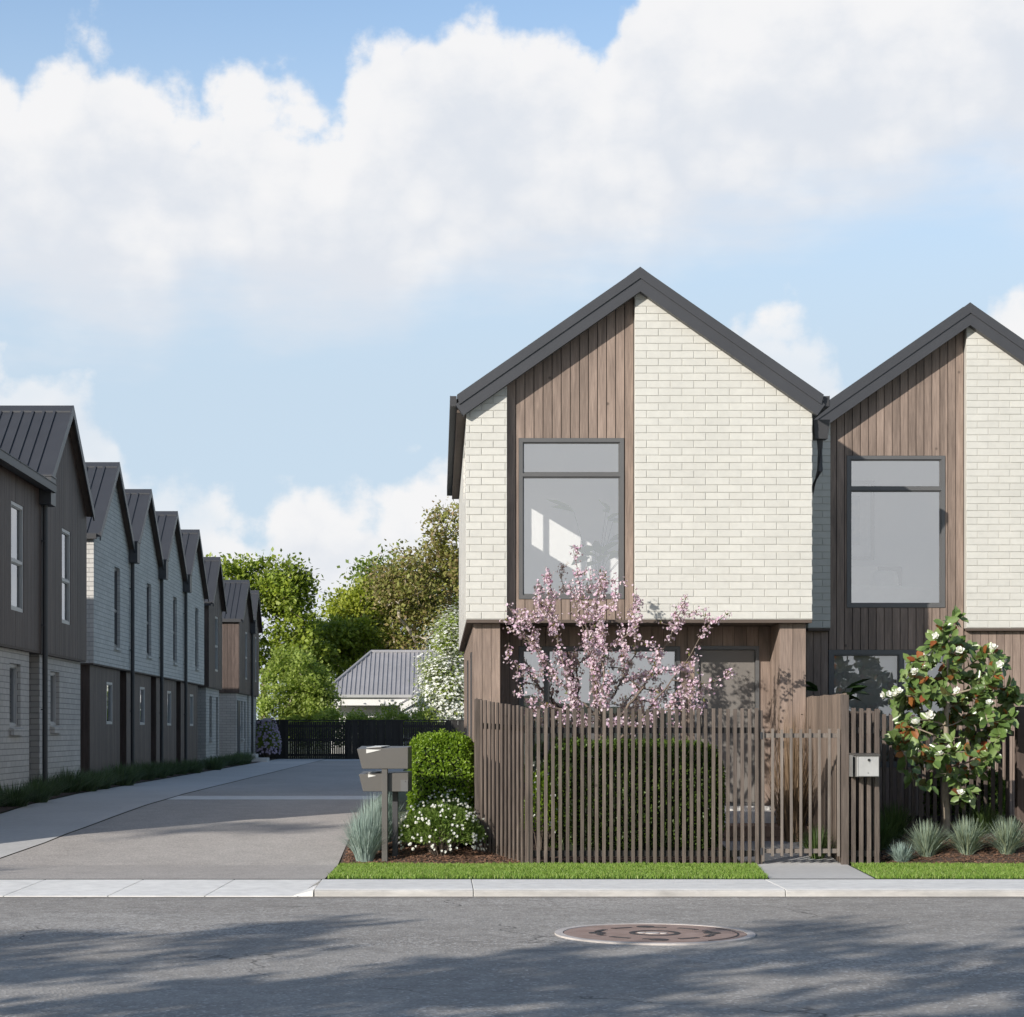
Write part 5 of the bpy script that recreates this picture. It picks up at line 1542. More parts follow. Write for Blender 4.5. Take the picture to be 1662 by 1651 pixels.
# liriope clumps along the left row
first = None
rl = random.Random(31)
lir = []
V, f = tuft_mesh(420, .40, .46, .0075, 7, base=.20)
yy = 27.2; k = 0
while yy < 68:
    if first is None:
        o = np_mesh('border_tuft', V, f, MT['liriope']); first = o
    else:
        o = first.copy(); COL.objects.link(o)
    o.location = (-6.58 + rl.uniform(-.14, .22), yy, zg(yy) + .02)
    o.rotation_euler = (0, 0, rl.uniform(0, 6.28))
    s = rl.uniform(.85, 1.15); o.scale = (s, s * 1.15, s * rl.uniform(.85, 1.1))
    tag(o, 'dark green strappy border tuft along the foot of the left townhouse row', 'border plant', 'border tufts along the left townhouses')
    yy += rl.uniform(.95, 1.5) * (1 if yy < 40 else 1.6); k += 1

# ------------------------------------------------------------------ shrubs
def box_hedge(name, label, cx, cy, z0, sx, sy, h, mat, n, leaf, seed, mat_fl=None, nfl=0, rnd=.12):
    rs = np.random.RandomState(seed)
    root = thing(name, label, 'hedge', (cx, cy, z0))
    # superellipsoid-ish block: sample directions on a box surface, push in a little
    def surf_pts(k, depth):
        p = rs.uniform(-1, 1, (k, 3)); ax = rs.choice(5, k, p=[.22, .12, .22, .12, .32])
        p[ax == 0, 1] = -1; p[ax == 1, 1] = 1; p[ax == 2, 0] = np.where(rs.rand((ax == 2).sum()) < .5, -1, 1); p[ax == 3, 0] = 1; p[ax == 4, 2] = 1
        nn = np.zeros_like(p); nn[ax == 0, 1] = -1; nn[ax == 1, 1] = 1; nn[ax == 4, 2] = 1
        mm_ = (ax == 2) | (ax == 3); nn[mm_, 0] = np.sign(p[mm_, 0])
        r = np.power(np.sum(np.abs(p) ** 5, 1), 1/5.)[:, None]
        p = p / r
        nn = unit(nn + .5 * np.sign(p) * np.abs(p) ** 4)
        lump = .035 * np.sin(p[:, :1] * 7 + seed) * np.cos(p[:, 2:] * 6 + p[:, 1:2] * 5)
        p = p * (1 - depth + lump)
        return np.stack([p[:, 0] * sx/2, p[:, 1] * sy/2, (p[:, 2] + 1) * h/2], 1), nn
    P, Nn = surf_pts(n, rs.exponential(.05, (n, 1)).clip(0, .3))
    P[:, 2] = np.maximum(P[:, 2], .02)
    D = unit(rnd_dirs(rs, n) + Nn * .5 + np.array([0, 0, .35]))
    NN = unit(Nn + rs.normal(0, .6, (n, 3)))
    L = leaf * rs.uniform(.7, 1.4, n)
    v, f = leaves6(P, D, NN, L, L * .62, .12, .1)
    v_, f_ = v, f
    # sprigs standing out of the top
    k = 90
    Q, _ = surf_pts(k, np.zeros((k, 1))); Q = Q[Q[:, 2] > h * .6]; k = len(Q)
    pts = []; 
    for q in Q:
        for t in range(6):
            pts.append(q + np.array([rs.normal(0, .006), rs.normal(0, .006), .012 * t]))
    pts = np.array(pts); kk = len(pts)
    v, f = leaves6(pts, unit(rnd_dirs(rs, kk) + np.array([0, 0, .8])), rnd_dirs(rs, kk), leaf * .7 * rs.uniform(.7, 1.2, kk), leaf * .4 * np.ones(kk))
    v, f, _ = cat_arrays([(v_, f_, 0), (v, f, 0)])
    np_mesh('foliage', v + np.array([cx, cy, z0]), f, mat, root, off=(cx, cy, z0))
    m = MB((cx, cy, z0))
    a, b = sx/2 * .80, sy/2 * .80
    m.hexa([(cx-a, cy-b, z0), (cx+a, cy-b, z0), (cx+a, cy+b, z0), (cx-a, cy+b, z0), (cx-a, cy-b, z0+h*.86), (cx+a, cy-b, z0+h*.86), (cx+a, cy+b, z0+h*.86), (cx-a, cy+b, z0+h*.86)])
    m.build('hedge_core', MT['core'], root)  # solid dark box filling the hedge so nothing shows through
    return root
box_hedge('clipped_hedge', 'bright yellow green clipped hedge block behind the letterboxes', .035, 23.95, .10, .80, .85, 1.40, MT['hedge'], 15000, .036, 11)
box_hedge('clipped_hedge', 'long dark green clipped hedge behind the batten fence', 2.33, 23.35, .06, 2.15, .62, 1.36, MT['hedge_dk'], 22000, .036, 12)
box_hedge('clipped_hedge', 'low dark green hedge behind the second fence beyond the magnolia', 7.0, 25.9, .25, 1.0, .5, .75, MT['hedge_dk'], 6000, .04, 13)

def flower_bush(name, label, cx, cy, z0, rx, ry, h, seed, nleaf, nfl, leafmat, flmat, fl=.028, nl=.045):
    rs = np.random.RandomState(seed)
    root = thing(name, label, 'flowering shrub', (cx, cy, z0))
    d = unit(rs.normal(size=(nleaf, 3))); d[:, 2] = np.abs(d[:, 2]) * 1.0 - .15
    rad = rs.uniform(.62, 1.0, (nleaf, 1)) ** .6
    lump = 1 + .10 * np.sin(d[:, :1] * 6 + seed) * np.cos(d[:, 1:2] * 7)
    P = d * rad * lump * np.array([rx, ry, h * .62]) + np.array([0, 0, h * .38])
    P[:, 2] = np.maximum(P[:, 2], .02)
    D = unit(d + rs.normal(0, .6, (nleaf, 3)) + np.array([0, 0, .4]))
    L = nl * rs.uniform(.6, 1.3, nleaf)
    v, f = leaves4(P, D, rnd_dirs(rs, nleaf), L, L * .32, .1)
    np_mesh('foliage', v + np.array([cx, cy, z0]), f, leafmat, root, off=(cx, cy, z0))
    # stems
    m = MB((cx, cy, z0))
    for i in range(40):
        e = unit(rs.normal(size=(1, 3)))[0]; e[2] = abs(e[2])
        p = np.array([e[0]*rx*.85, e[1]*ry*.85, h*.38 + e[2]*h*.5])
        m.tube([(cx + e[0]*.04, cy + e[1]*.04, z0 - .02), (cx + p[0]*.5, cy + p[1]*.5, z0 + p[2]*.45), (cx + p[0], cy + p[1], z0 + p[2])], [.006, .004, .002], 5)
    m.build('stem', MT['bark'], root)
    # flower heads: small domes of petals
    d = unit(rs.normal(size=(nfl * 3, 3))); d = d[(d[:, 2] > -.35) & (d[:, 1] < .6)][:nfl]; k = len(d)
    C = d * (1 + .10 * np.sin(d[:, :1] * 6 + seed) * np.cos(d[:, 1:2] * 7)) * np.array([rx, ry, h * .62]) * 1.05 + np.array([0, 0, h * .38])
    C[:, 2] = np.maximum(C[:, 2], .08)
    Pp = []; Dd = []; Nn = []
    for c, n_ in zip(C, d):
        n_ = unit((n_ + np.array([0, -.15, .5]))[None])[0]
        a = np.cross(n_, [.3, .9, .1]); a /= np.linalg.norm(a); b = np.cross(n_, a)
        sz = rs.uniform(.7, 1.2)
        for ring, cnt, up in ((1.0, 8, .25), (.6, 6, .7)):
            for q in range(cnt):
                t = 2*PI*(q + .3*ring)/cnt
                r = a * math.cos(t) + b * math.sin(t)
                Pp.append(c + n_ * .006 * (1 - ring)); Dd.append(r * ring + n_ * up); Nn.append(n_ * (1.0 * sz))
    Pp, Dd, Nn = map(np.array, (Pp, Dd, Nn)); sz = np.linalg.norm(Nn, axis=1)
    v, f = leaves4(Pp, Dd, unit(Nn), fl * .62 * sz, fl * .5 * sz, .1)
    np_mesh('blossom', v + np.array([cx, cy, z0]), f, flmat, root, off=(cx, cy, z0))
    return root
flower_bush('daisy_bush', 'rounded green bush dotted with small white flowers in front of the hedge', .02, 22.93, .05, .49, .44, .70, 21, 11000, 210, MT['daisy'], MT['white_petal'], .031)
flower_bush('daisy_bush', 'shaded white-flowered bush half hidden behind the front daisy bush', .12, 23.38, .09, .36, .22, .74, 22, 4500, 90, MT['daisy'], MT['white_petal'])
flower_bush('flowering_shrub', 'bright green shrub with white flowers behind the left end of the batten fence', 1.22, 23.15, .06, .22, .25, 1.10, 23, 4500, 60, MT['hedge'], MT['white_petal'])
flower_bush('lilac_bush', 'lilac flowering bush at the end of the left row by the back fence', -6.75, 76.6, .44, .50, .45, 1.55, 24, 4500, 420, MT['shrub_light'], MT['lilac'], .085, .10)
pot_plant('garden_plant', 'dark broad-leaved plant showing above the boarded divider fence', (4.98, 25.55, .26), 1.95, 20, .30, .10, MT['big_leaf'], 17, False, 'plant', (.2, .8))

# ------------------------------------------------------------------ trees
def skeleton(base, trunk, attractors, rs, seg=.5, up=.6, bow=.12, jit=.05):
    "grow limbs from the trunk towards the attractors; returns nodes, parents, tips"
    nodes = [np.array(p, float) for p in trunk]; par = [-1] + list(range(len(trunk) - 1))
    b = np.array(trunk[-1])
    order = sorted(range(len(attractors)), key=lambda i: np.linalg.norm(attractors[i] - b))
    tips = []
    lo = max(1, len(trunk) // 3)
    for i in order:
        a = attractors[i]
        A = np.array(nodes)
        dd = np.linalg.norm(A - a, axis=1) + up * np.maximum(0, A[:, 2] - a[2] + .15 * np.linalg.norm(A[:, :2] - a[:2], axis=1))
        dd[:lo] += 1e6
        j = int(np.argmin(dd)); p = nodes[j]
        L = np.linalg.norm(a - p); n = max(1, int(round(L / seg)))
        side = rs.normal(0, 1, 3); side[2] = abs(side[2]) * .6
        prev = j
        for k in range(1, n + 1):
            t = k / n
            q = p + (a - p) * t + side * bow * L * math.sin(PI * t) * .5 + rs.normal(0, jit * seg, 3) * (t < 1)
            nodes.append(q); par.append(prev); prev = len(nodes) - 1
        tips.append(prev)
    return np.array(nodes), np.array(par), tips

def radii(nodes, par, tips, r_tip, expo, r_max):
    cnt = np.zeros(len(nodes))
    for t in tips: cnt[t] += 1
    for i in range(len(nodes) - 1, 0, -1): cnt[par[i]] += cnt[i]
    return np.minimum(r_tip * np.maximum(cnt, 1) ** expo, r_max)

def limbs(name, nodes, par, rad, mat, parent, off, n=6, flare=0.0):
    V = []; Fc = []
    kids = {}
    for i, p in enumerate(par): kids.setdefault(p, []).append(i)
    for i in range(1, len(nodes)):
        p = par[i]
        a, b = nodes[p], nodes[i]
        d = b - a; L = np.linalg.norm(d)
        if L < 1e-5: continue
        d = d / L
        r0 = min(rad[p], rad[i] * 1.25); r1 = rad[i]
        # align to the incoming direction at the start and the outgoing at the end for smooth joints
        def ring(c, dr, r):
            u = np.cross(dr, [.31, .95, .05]); u /= np.linalg.norm(u); w = np.cross(dr, u)
            return [c + (u * math.cos(2*PI*k/n) + w * math.sin(2*PI*k/n)) * r for k in range(n)]
        din = d
        if p > 0 and par[p] >= 0 and max(kids.get(p, [i]), key=lambda q: rad[q]) == i:
            e = a - nodes[par[p]]; e = e / max(np.linalg.norm(e), 1e-6); din = d + e; din /= max(np.linalg.norm(din), 1e-6)
        dout = d
        ks = kids.get(i, [])
        if ks:
            q = max(ks, key=lambda q: rad[q]); e = nodes[q] - b; e = e / max(np.linalg.norm(e), 1e-6); dout = d + e; dout /= max(np.linalg.norm(dout), 1e-6)
        s = len(V)
        V += ring(a, din, r0) + ring(b, dout, r1)
        for k in range(n): Fc.append((s + k, s + (k+1) % n, s + n + (k+1) % n, s + n + k))
    return np_mesh(name, np.array(V), np.array(Fc), mat, parent, off=off, smooth=True)

def crown_points(rs, lobes, n, hollow=.35, zmin=None):
    "attractors in a union of ellipsoids (cx,cy,cz,rx,ry,rz,weight)"
    w = np.array([l[6] for l in lobes]); w = w / w.sum()
    out = []
    while len(out) < n:
        l = lobes[rs.choice(len(lobes), p=w)]
        d = unit(rs.normal(size=(1, 3)))[0]; r = hollow + (1 - hollow) * rs.uniform() ** .45
        p = np.array(l[:3]) + d * r * np.array(l[3:6])
        if zmin is None or p[2] > zmin: out.append(p)
    return np.array(out)

def tree(name, label, base, trunk_h, lobes, natt, nleaf, leaf, mat, bark, seed, cat='tree', r_tip=.018, expo=.46, r_max=.35, seg=.8, clump=.55, group=None, flowers=None, lean=(0, 0), leaf_aspect=.62, flat=.0, mats2=None, zmin=None, nforks=None):
    rs = np.random.RandomState(seed)
    base = np.array(base, float)
    root = thing(name, label, cat, tuple(base), 0, group)
    L = [tuple(np.array(l[:3]) + base) + tuple(l[3:]) for l in lobes]
    att = crown_points(rs, L, natt, zmin=None if zmin is None else zmin + base[2])
    k = 6
    trunk = [base + np.array([lean[0] * (i/k)**1.5 + rs.normal(0, .01) * trunk_h * (i > 0), lean[1] * (i/k)**1.5, trunk_h * i / k - .05 * (i == 0)]) for i in range(k + 1)]
    nodes, par, tips = skeleton(base, trunk, att, rs, seg)
    rad = radii(nodes, par, tips, r_tip, expo, r_max)
    rad[0] *= 1.3
    limbs('trunk', nodes, par, rad, bark, root, tuple(base))
    # leaves clumped round tips and thin limbs
    thin = np.where(rad < r_tip * 2.2)[0]
    src = rs.choice(thin, nleaf)
    tipbias = np.array(tips)[rs.randint(0, len(tips), nleaf)]
    src = np.where(rs.rand(nleaf) < .65, tipbias, src)
    P = nodes[src] + rs.normal(0, clump, (nleaf, 3)) * np.array([1, 1, .7])
    out = unit(P - (base + np.array([0, 0, trunk_h])))
    D = unit(rnd_dirs(rs, nleaf) + out * .5 + np.array([0, 0, -.15]))
    NN = unit(rs.normal(0, .55, (nleaf, 3)) + np.array([-.45, -.55, .85]) + out * .7)      # blades turn towards the light
    sz = leaf * rs.uniform(.6, 1.3, nleaf)
    v, f = leaves4(P, D, NN, sz, sz * leaf_aspect, .1)
    np_mesh('crown', v, f, mat, root, off=tuple(base))
    if flowers:
        fm, nf, fs = flowers
        src = np.array(tips)[rs.randint(0, len(tips), nf)]
        P = nodes[src] + rs.normal(0, clump * 1.05, (nf, 3)); out = unit(P - (base + np.array([0, 0, trunk_h])))
        P = P + out * .05
        Pp = []; Dd = []; Nn = []
        for q in range(4):
            t = q * PI / 2 + rs.uniform(0, 1, nf)
            a = unit(np.cross(out, rnd_dirs(rs, nf))); b = np.cross(out, a)
            r = a * np.cos(t)[:, None] + b * np.sin(t)[:, None]
            Pp.append(P); Dd.append(r + out * .4); Nn.append(out)
        v, f = leaves4(np.concatenate(Pp), np.concatenate(Dd), np.concatenate(Nn), fs * rs.uniform(.7, 1.2, nf * 4), fs * .8 * np.ones(nf * 4), .1)
        np_mesh('blossom', v, f, fm, root, off=tuple(base))
    return root

# --- cherry blossom in the front garden (limb ends read off the photograph, then given depth)
def cherry():
    rs = np.random.RandomState(77)
    Yc = 23.5
    base = np.array([(972 - VX) * Yc / F, Yc + .25, .05])
    root = thing('blossom_tree', 'small pink blossoming tree rising behind the batten fence', 'tree', tuple(base))
    ends = [(930, 892, 0), (893, 945, .3), (958, 925, -.2), (985, 925, .25), (1012, 945, -.1), (868, 968, -.2), (826, 986, .1), (845, 1000, -.3), (850, 1040, .35), (822, 1068, -.1), (838, 1100, -.35), (845, 1130, .2),
            (905, 1000, -.45), (940, 985, .45), (975, 990, -.5), (1030, 985, .3), (1042, 1005, -.4), (1075, 1012, .3), (1113, 972, -.1), (1105, 1010, .25), (1152, 1012, .0), (1180, 1098, -.15), (1165, 1120, .2), (1140, 1150, -.3),
            (1120, 1075, .4), (1100, 1120, -.5), (1060, 1050, -.55), (1040, 1090, .55), (1010, 1040, .5), (960, 1050, -.6), (900, 1060, .55), (880, 1090, -.55), (920, 1110, -.6), (990, 1110, -.65), (1070, 1130, .5),
            (870, 1150, .3), (905, 1165, -.45), (1010, 1170, -.5), (1065, 1165, -.3), (1100, 1180, .2), (940, 1175, .4), (868, 1020, 0.2), (925, 950, .35), (1000, 985, -.3)]
    att = np.array([at(px, py, Yc + dy) for px, py, dy in ends])
    k = 7
    fork = np.array(at(975, 1165, Yc))
    trunk = [base + (fork - base) * (i / k) + np.array([.02 * math.sin(i), .02 * math.cos(i * 2), 0]) for i in range(k + 1)]
    trunk[0][2] -= .05
    nodes = [np.array(p) for p in trunk]; par = [-1] + list(range(k))
    tips = []
    # main limbs leave the fork low and run out long; side shoots along them
    order = sorted(range(len(att)), key=lambda i: -np.linalg.norm(att[i] - fork))
    limb = []
    for c, i in enumerate(order):
        a = att[i]
        A = np.array(nodes)
        dirn = unit((a - fork)[None])[0]
        along = (A - fork) @ dirn
        away = np.linalg.norm((A - fork) - along[:, None] * dirn, axis=1)
        dist = np.linalg.norm(A - a, axis=1)
        cost = dist + 1.6 * away + .8 * np.maximum(0, A[:, 2] - a[2])
        cost[:k - 1] += 1e6
        j = int(np.argmin(cost)) if c > 7 else k - (c % 3)
        p = nodes[j]; L = np.linalg.norm(a - p); n = max(2, int(L / .09))
        side = rs.normal(0, 1, 3); prev = j
        for q in range(1, n + 1):
            t = q / n
            x = p + (a - p) * t + side * .05 * L * math.sin(PI * t) + np.array([0, 0, -.10 * L * math.sin(PI * t) * (1 if abs(dirn[0]) > .5 else .2)]) + rs.normal(0, .010, 3) * (t < 1)
            nodes.append(x); par.append(prev); prev = len(nodes) - 1
            if t > .25 and rs.rand() < .50:      # side shoots
                sl = rs.uniform(.08, .30); sd = unit((rs.normal(0, 1, 3) + dirn * .8 + np.array([0, 0, .7]))[None])[0]
                pp = prev
                for w in range(1, 4):
                    nodes.append(x + sd * sl * w / 3 + rs.normal(0, .006, 3)); par.append(pp); pp = len(nodes) - 1
                tips.append(pp)
        tips.append(prev)
    nodes = np.array(nodes); par = np.array(par)
    rad = radii(nodes, par, tips, .0032, .50, .05)
    rad[:k] = np.maximum(rad[:k], .038)
    limbs('trunk', nodes, par, rad, MT['bark'], root, tuple(base), 6)
    # blossoms sit in bunches along all thin wood
    fork_d = np.linalg.norm(nodes - fork, axis=1)
    thin = np.where((rad < .014) & (fork_d > .16))[0]
    rs.shuffle(thin)
    bunch = np.concatenate([thin[: int(len(thin) * .94)], thin[: int(len(thin) * .62)]])
    Pp = []; Dd = []; Nn = []; Sz = []
    Lp = []; Ld = []
    for b in bunch:
        c0 = nodes[b] + rs.normal(0, .012, 3)
        near_tip = b in tips
        for _ in range(rs.randint(3, 8)):
            o = unit(rs.normal(0, 1, (1, 3)))[0]
            c = c0 + o * rs.uniform(.012, .07)
            nrm = unit((o + rs.normal(0, .35, 3) + np.array([-.1, -.15, .1]))[None])[0]
            a = np.cross(nrm, [.21, .4, .88]); a /= np.linalg.norm(a); e = np.cross(nrm, a)
            s = rs.uniform(.7, 1.15) * (.7 if near_tip else 1.0); cup = rs.uniform(.15, .9)
            t0 = rs.uniform(0, 6.28)
            for q in range(5):
                t = t0 + 2 * PI * q / 5
                r = a * math.cos(t) + e * math.sin(t)
                Pp.append(c); Dd.append(r + nrm * cup); Nn.append(nrm - r * cup * .5); Sz.append(.0250 * s)
        if rs.rand() < .38:
            for _ in range(2):
                Lp.append(c0); Ld.append(rs.normal(0, 1, 3) + np.array([0, 0, .5]))
    Pp, Dd, Nn, Sz = map(np.array, (Pp, Dd, Nn, Sz))
    v, f = leaves6(Pp, Dd, Nn, Sz, Sz * 1.0, .05, -.05)
    np_mesh('blossom', v, f, MT['pink_petal'], root, off=tuple(base))
    Lp, Ld = np.array(Lp), np.array(Ld); kk = len(Lp)
    v, f = leaves6(Lp, Ld, rnd_dirs(rs, kk), .045 * rs.uniform(.6, 1.2, kk), .018 * np.ones(kk), .1, .1)
    np_mesh('foliage', v, f, MT['bronze_leaf'], root, off=tuple(base))
    return root
cherry()

# --- magnolia by the right edge
def magnolia():
    rs = np.random.RandomState(51)
    Ym = 23.95
    base = np.array([(1533 - VX) * Ym / F, Ym, .17])
    root = thing('magnolia_tree', 'young magnolia with glossy leaves and white flowers in the right bed', 'tree', tuple(base))
    ends = []
    # outline of the crown: rows of (py, x left, x right)
    rowsO = [(1012, 1532, 1560), (1040, 1525, 1575), (1060, 1490, 1625), (1085, 1478, 1640), (1110, 1470, 1640), (1130, 1425, 1650), (1150, 1435, 1645), (1175, 1450, 1642), (1200, 1455, 1630), (1225, 1468, 1615), (1250, 1475, 1600), (1275, 1480, 1590), (1300, 1500, 1570)]
    for py, xl, xr in rowsO:
        n = max(2, int((xr - xl) / 12))
        for i in range(n + 1):
            ends.append((xl + (xr - xl) * i / n + rs.normal(0, 6), py + rs.normal(0, 8), rs.uniform(-.75, .75) * math.sqrt(max(.06, 1 - ((xl + (xr-xl)*i/n) - 1540)**2 / 115.**2))))
    # leave the see-through gap around the middle trunk
    att = np.array([at(a, b, Ym + c) for a, b, c in ends if not (1515 < a < 1568 and 1140 < b < 1200 and c < .1) and rs.rand() > .24])
    top = np.array(at(1540, 1035, Ym))
    k = 14
    trunk = [base + (top - base) * (i / k) + np.array([.015 * math.sin(i * 1.3), .02 * math.cos(i), 0]) for i in range(k + 1)]
    trunk[0][2] -= .06
    nodes, par, tips = skeleton(base, trunk, att, rs, .12, up=.9, bow=.2, jit=.08)
    rad = radii(nodes, par, tips, .0045, .46, .05)
    rad[:k+1] = np.linspace(.058, .010, k + 1)
    limbs('trunk', nodes, par, rad, MT['bark_mag'], root, tuple(base), 8)
    P = []; D = []; Nn = []; S = []; M_ = []
    for t in tips:
        c = nodes[t]; d = unit((c - nodes[par[t]])[None])[0]
        low = c[2] < 1.05
        nl = rs.randint(6, 11) if low else rs.randint(15, 22)
        for q in range(nl):
            a = 2.4 * q + rs.uniform(0, .6)
            u = np.cross(d, [.3, .2, .93]); u /= max(np.linalg.norm(u), 1e-6); w = np.cross(d, u)
            r = u * math.cos(a) + w * math.sin(a)
            back = rs.uniform(0, .24)
            P.append(c - d * back); D.append(r * rs.uniform(.6, 1.1) + d * rs.uniform(.2, .9) + np.array([0, -.1, .12]))
            Nn.append(d * .4 + np.array([-.35, -1.0, .85]) + rs.normal(0, .45, 3)); S.append(rs.uniform(.11, .175)); M_.append(0 if rs.rand() > .10 else 1)
    P, D, Nn, S, M_ = map(np.array, (P, D, Nn, S, M_))
    for mi_, nm, mt in ((0, 'foliage', MT['magnolia']), (1, 'young_leaves', MT['rust_leaf'])):
        k_ = M_ == mi_
        v, f = leaves6(P[k_], D[k_], Nn[k_], S[k_], S[k_] * .60, .10, .14)
        np_mesh(nm, v, f, mt, root, off=tuple(base))
    fl = [(1482, 1054), (1515, 1046), (1522, 1062), (1565, 1034), (1570, 1074), (1588, 1086), (1632, 1058), (1625, 1060), (1555, 1122), (1602, 1142), (1420, 1137), (1447, 1136), (1456, 1124), (1472, 1110), (1477, 1102), (1492, 1154), (1518, 1190), (1538, 1212), (1526, 1206), (1546, 1290), (1500, 1082), (1612, 1085), (1640, 1098), (1467, 1130), (1509, 1168)]
    P = []; D = []; Nn = []; S = []
    for px, py in fl:
        c = np.array(at(px, py, Ym - rs.uniform(.45, .8) * math.sqrt(max(.1, 1 - (px - 1540)**2/125.**2))))
        tp = nodes[np.array(tips)]; dt_ = np.linalg.norm((tp - c) * np.array([1, .35, 1]), axis=1); j = int(np.argmin(dt_))
        c = tp[j] + np.array([rs.normal(0, .03), -.09, .05])          # every flower sits on a shoot end
        n_ = unit((np.array([-.3, -.5, .6]) + rs.normal(0, .35, 3))[None])[0]
        a = np.cross(n_, [.5, .1, .8]); a /= np.linalg.norm(a); b = np.cross(n_, a)
        s = rs.uniform(.055, .085)
        for ring, cup in ((0, .5), (1, 1.3)):
            for q in range(5):
                t = 2*PI*(q + ring*.5)/5 + rs.normal(0, .12)
                r = a*math.cos(t) + b*math.sin(t)
                P.append(c); D.append(r + n_ * cup); Nn.append(n_ - r * cup * .6); S.append(s * rs.uniform(.85, 1.1))
    P, D, Nn, S = map(np.array, (P, D, Nn, S))
    v, f = leaves6(P, D, Nn, S, S * .72, .12, -.12)
    np_mesh('blossom', v, f, MT['white_petal'], root, off=tuple(base))
magnolia()

# --- trees beyond the back fence
Zf = .44
tree('leafy_tree', 'tall bright green tree rising behind the far end of the left row', (-9.0, 100, Zf), 4.2,
     [(0, 0, 6.6, 2.6, 2.4, 3.0, 3), (-1.8, 0, 8.2, 1.7, 1.6, 1.6, 1.5), (1.0, .2, 8.6, 1.3, 1.5, 1.5, 1.4), (1.7, 0, 5.2, 1.5, 2, 2.2, 1.5), (-2.4, 0, 5, 2, 2, 2.4, 1.4)], 130, 17000, .26, MT['tree_green'], MT['bark'], 101, clump=.36)
tree('leafy_tree', 'dark rounded tree in the gap between the bright tree and the bungalow roof', (-5.4, 104, Zf), 2.6,
     [(0, 0, 4.4, 2.2, 2, 2.6, 3), (1.0, 0, 5.6, 1.2, 1.2, 1.4, 1), (-.9, 0, 6.0, 1.3, 1.4, 1.4, 1)], 100, 12500, .26, MT['tree_green'], MT['bark'], 102, clump=.38)
tree('leafy_tree', 'yellow green tree behind the left end of the bungalow roof', (-4.4, 108, Zf), 3.6,
     [(0, 0, 6.6, 2.0, 1.8, 2.4, 3), (.6, 0, 8.2, 1.0, 1, 1.1, 1), (-.8, 0, 7.8, .8, 1, 1.2, 1)], 90, 9000, .25, MT['tree_yellow'], MT['bark'], 103, clump=.42)
tree('leafy_tree', 'tall olive tree with pale bare limbs behind the bungalow, left of the white wall', (.2, 103, Zf), 3.6,
     [(-.6, 0, 8.6, 2.8, 2.4, 2.8, 3), (.9, 0, 11.0, 1.8, 1.8, 2.2, 1.8), (-2.2, 0, 8.2, 1.5, 1.6, 2.2, 1.2), (-1.6, 0, 6.0, 2.2, 1.6, 1.6, .9)], 150, 12500, .235, MT['tree_olive'], MT['bark_pale'], 104, clump=.42, r_tip=.024, expo=.44)
tree('leafy_tree', 'deep green tree filling in behind the pale-limbed olive tree', (-1.2, 110, Zf), 3.2,
     [(0, 0, 6, 4.0, 2, 3.6, 3), (-1.6, 0, 9.0, 1.8, 1.6, 2.2, 1.5), (2.0, 0, 8.6, 2.2, 1.6, 2.2, 1)], 130, 17000, .28, MT['tree_dark'], MT['bark'], 105, clump=.45)
tree('leafy_tree', 'broad dark tree far left behind the last townhouse roofs', (-14.5, 108, Zf), 4.0,
     [(0, 0, 6.2, 3.6, 2.4, 2.8, 3), (2.2, 0, 7.8, 1.6, 1.6, 1.6, 1)], 90, 9000, .30, MT['tree_green'], MT['bark'], 106, clump=.45)
tree('leafy_shrub', 'large fresh green shrub over the back fence left of the bungalow', (-6.2, 84.5, Zf), 1.2,
     [(0, 0, 2.8, 1.5, 1.2, 1.9, 3), (.9, 0, 2.4, 1.0, 1, 1.5, 1.3), (-.9, 0, 2.1, .9, .9, 1.4, 1)], 110, 15000, .15, MT['shrub_light'], MT['bark_pale'], 107, 'shrub', r_tip=.009, clump=.22, seg=.4)
tree('leafy_shrub', 'light green shrub overlapping the left edge of the bungalow roof', (-5.75, 86.0, Zf), 1.2,
     [(0, 0, 2.3, .75, .8, 1.8, 2), (-.6, 0, 2.2, .7, .8, 1.5, 1)], 70, 8000, .14, MT['tree_green'], MT['bark_pale'], 108, 'shrub', r_tip=.008, clump=.2, seg=.4)
tree('white_blossom_tree', 'tree covered in white blossom beside the white brick side wall', (.50, 82.5, Zf), 1.6,
     [(0, 0, 3.3, 1.15, 1.1, 2.4, 3), (-.5, 0, 2.2, .8, 1, 1.6, 1.2), (.2, 0, 5.0, .65, .7, 1.1, 1)], 120, 9000, .13, MT['shrub_light'], MT['bark'], 109, r_tip=.009, clump=.28, seg=.4, flowers=(MT['white_petal'], 9500, .10))
for i, (x, y, h, w_, lab) in enumerate([(-3.4, 81.5, 1.9, .9, 'low light green shrub over the back fence before the bungalow wall'), (-1.9, 81.0, 2.1, .8, 'mid height leafy shrub over the back fence in front of the white gable post'),
                                       (-2.7, 82.0, 1.8, .7, 'wispy pale shrub over the back fence between two fuller ones'), (-.6, 81.0, 2.0, .8, 'leafy shrub over the back fence at the foot of the white blossom tree'), (-4.6, 82.5, 1.9, .8, 'rounded green shrub over the back fence under the bungalow eave corner')]):
    tree('leafy_shrub', lab, (x, y, Zf), .7, [(0, 0, h * .62, w_ * .8, w_ * .7, h * .40, 1)], 45, 2600, .12, MT['shrub_light'], MT['bark_pale'], 120 + i, 'shrub', r_tip=.006, clump=.17, seg=.3, group='shrubs between back fence and bungalow')

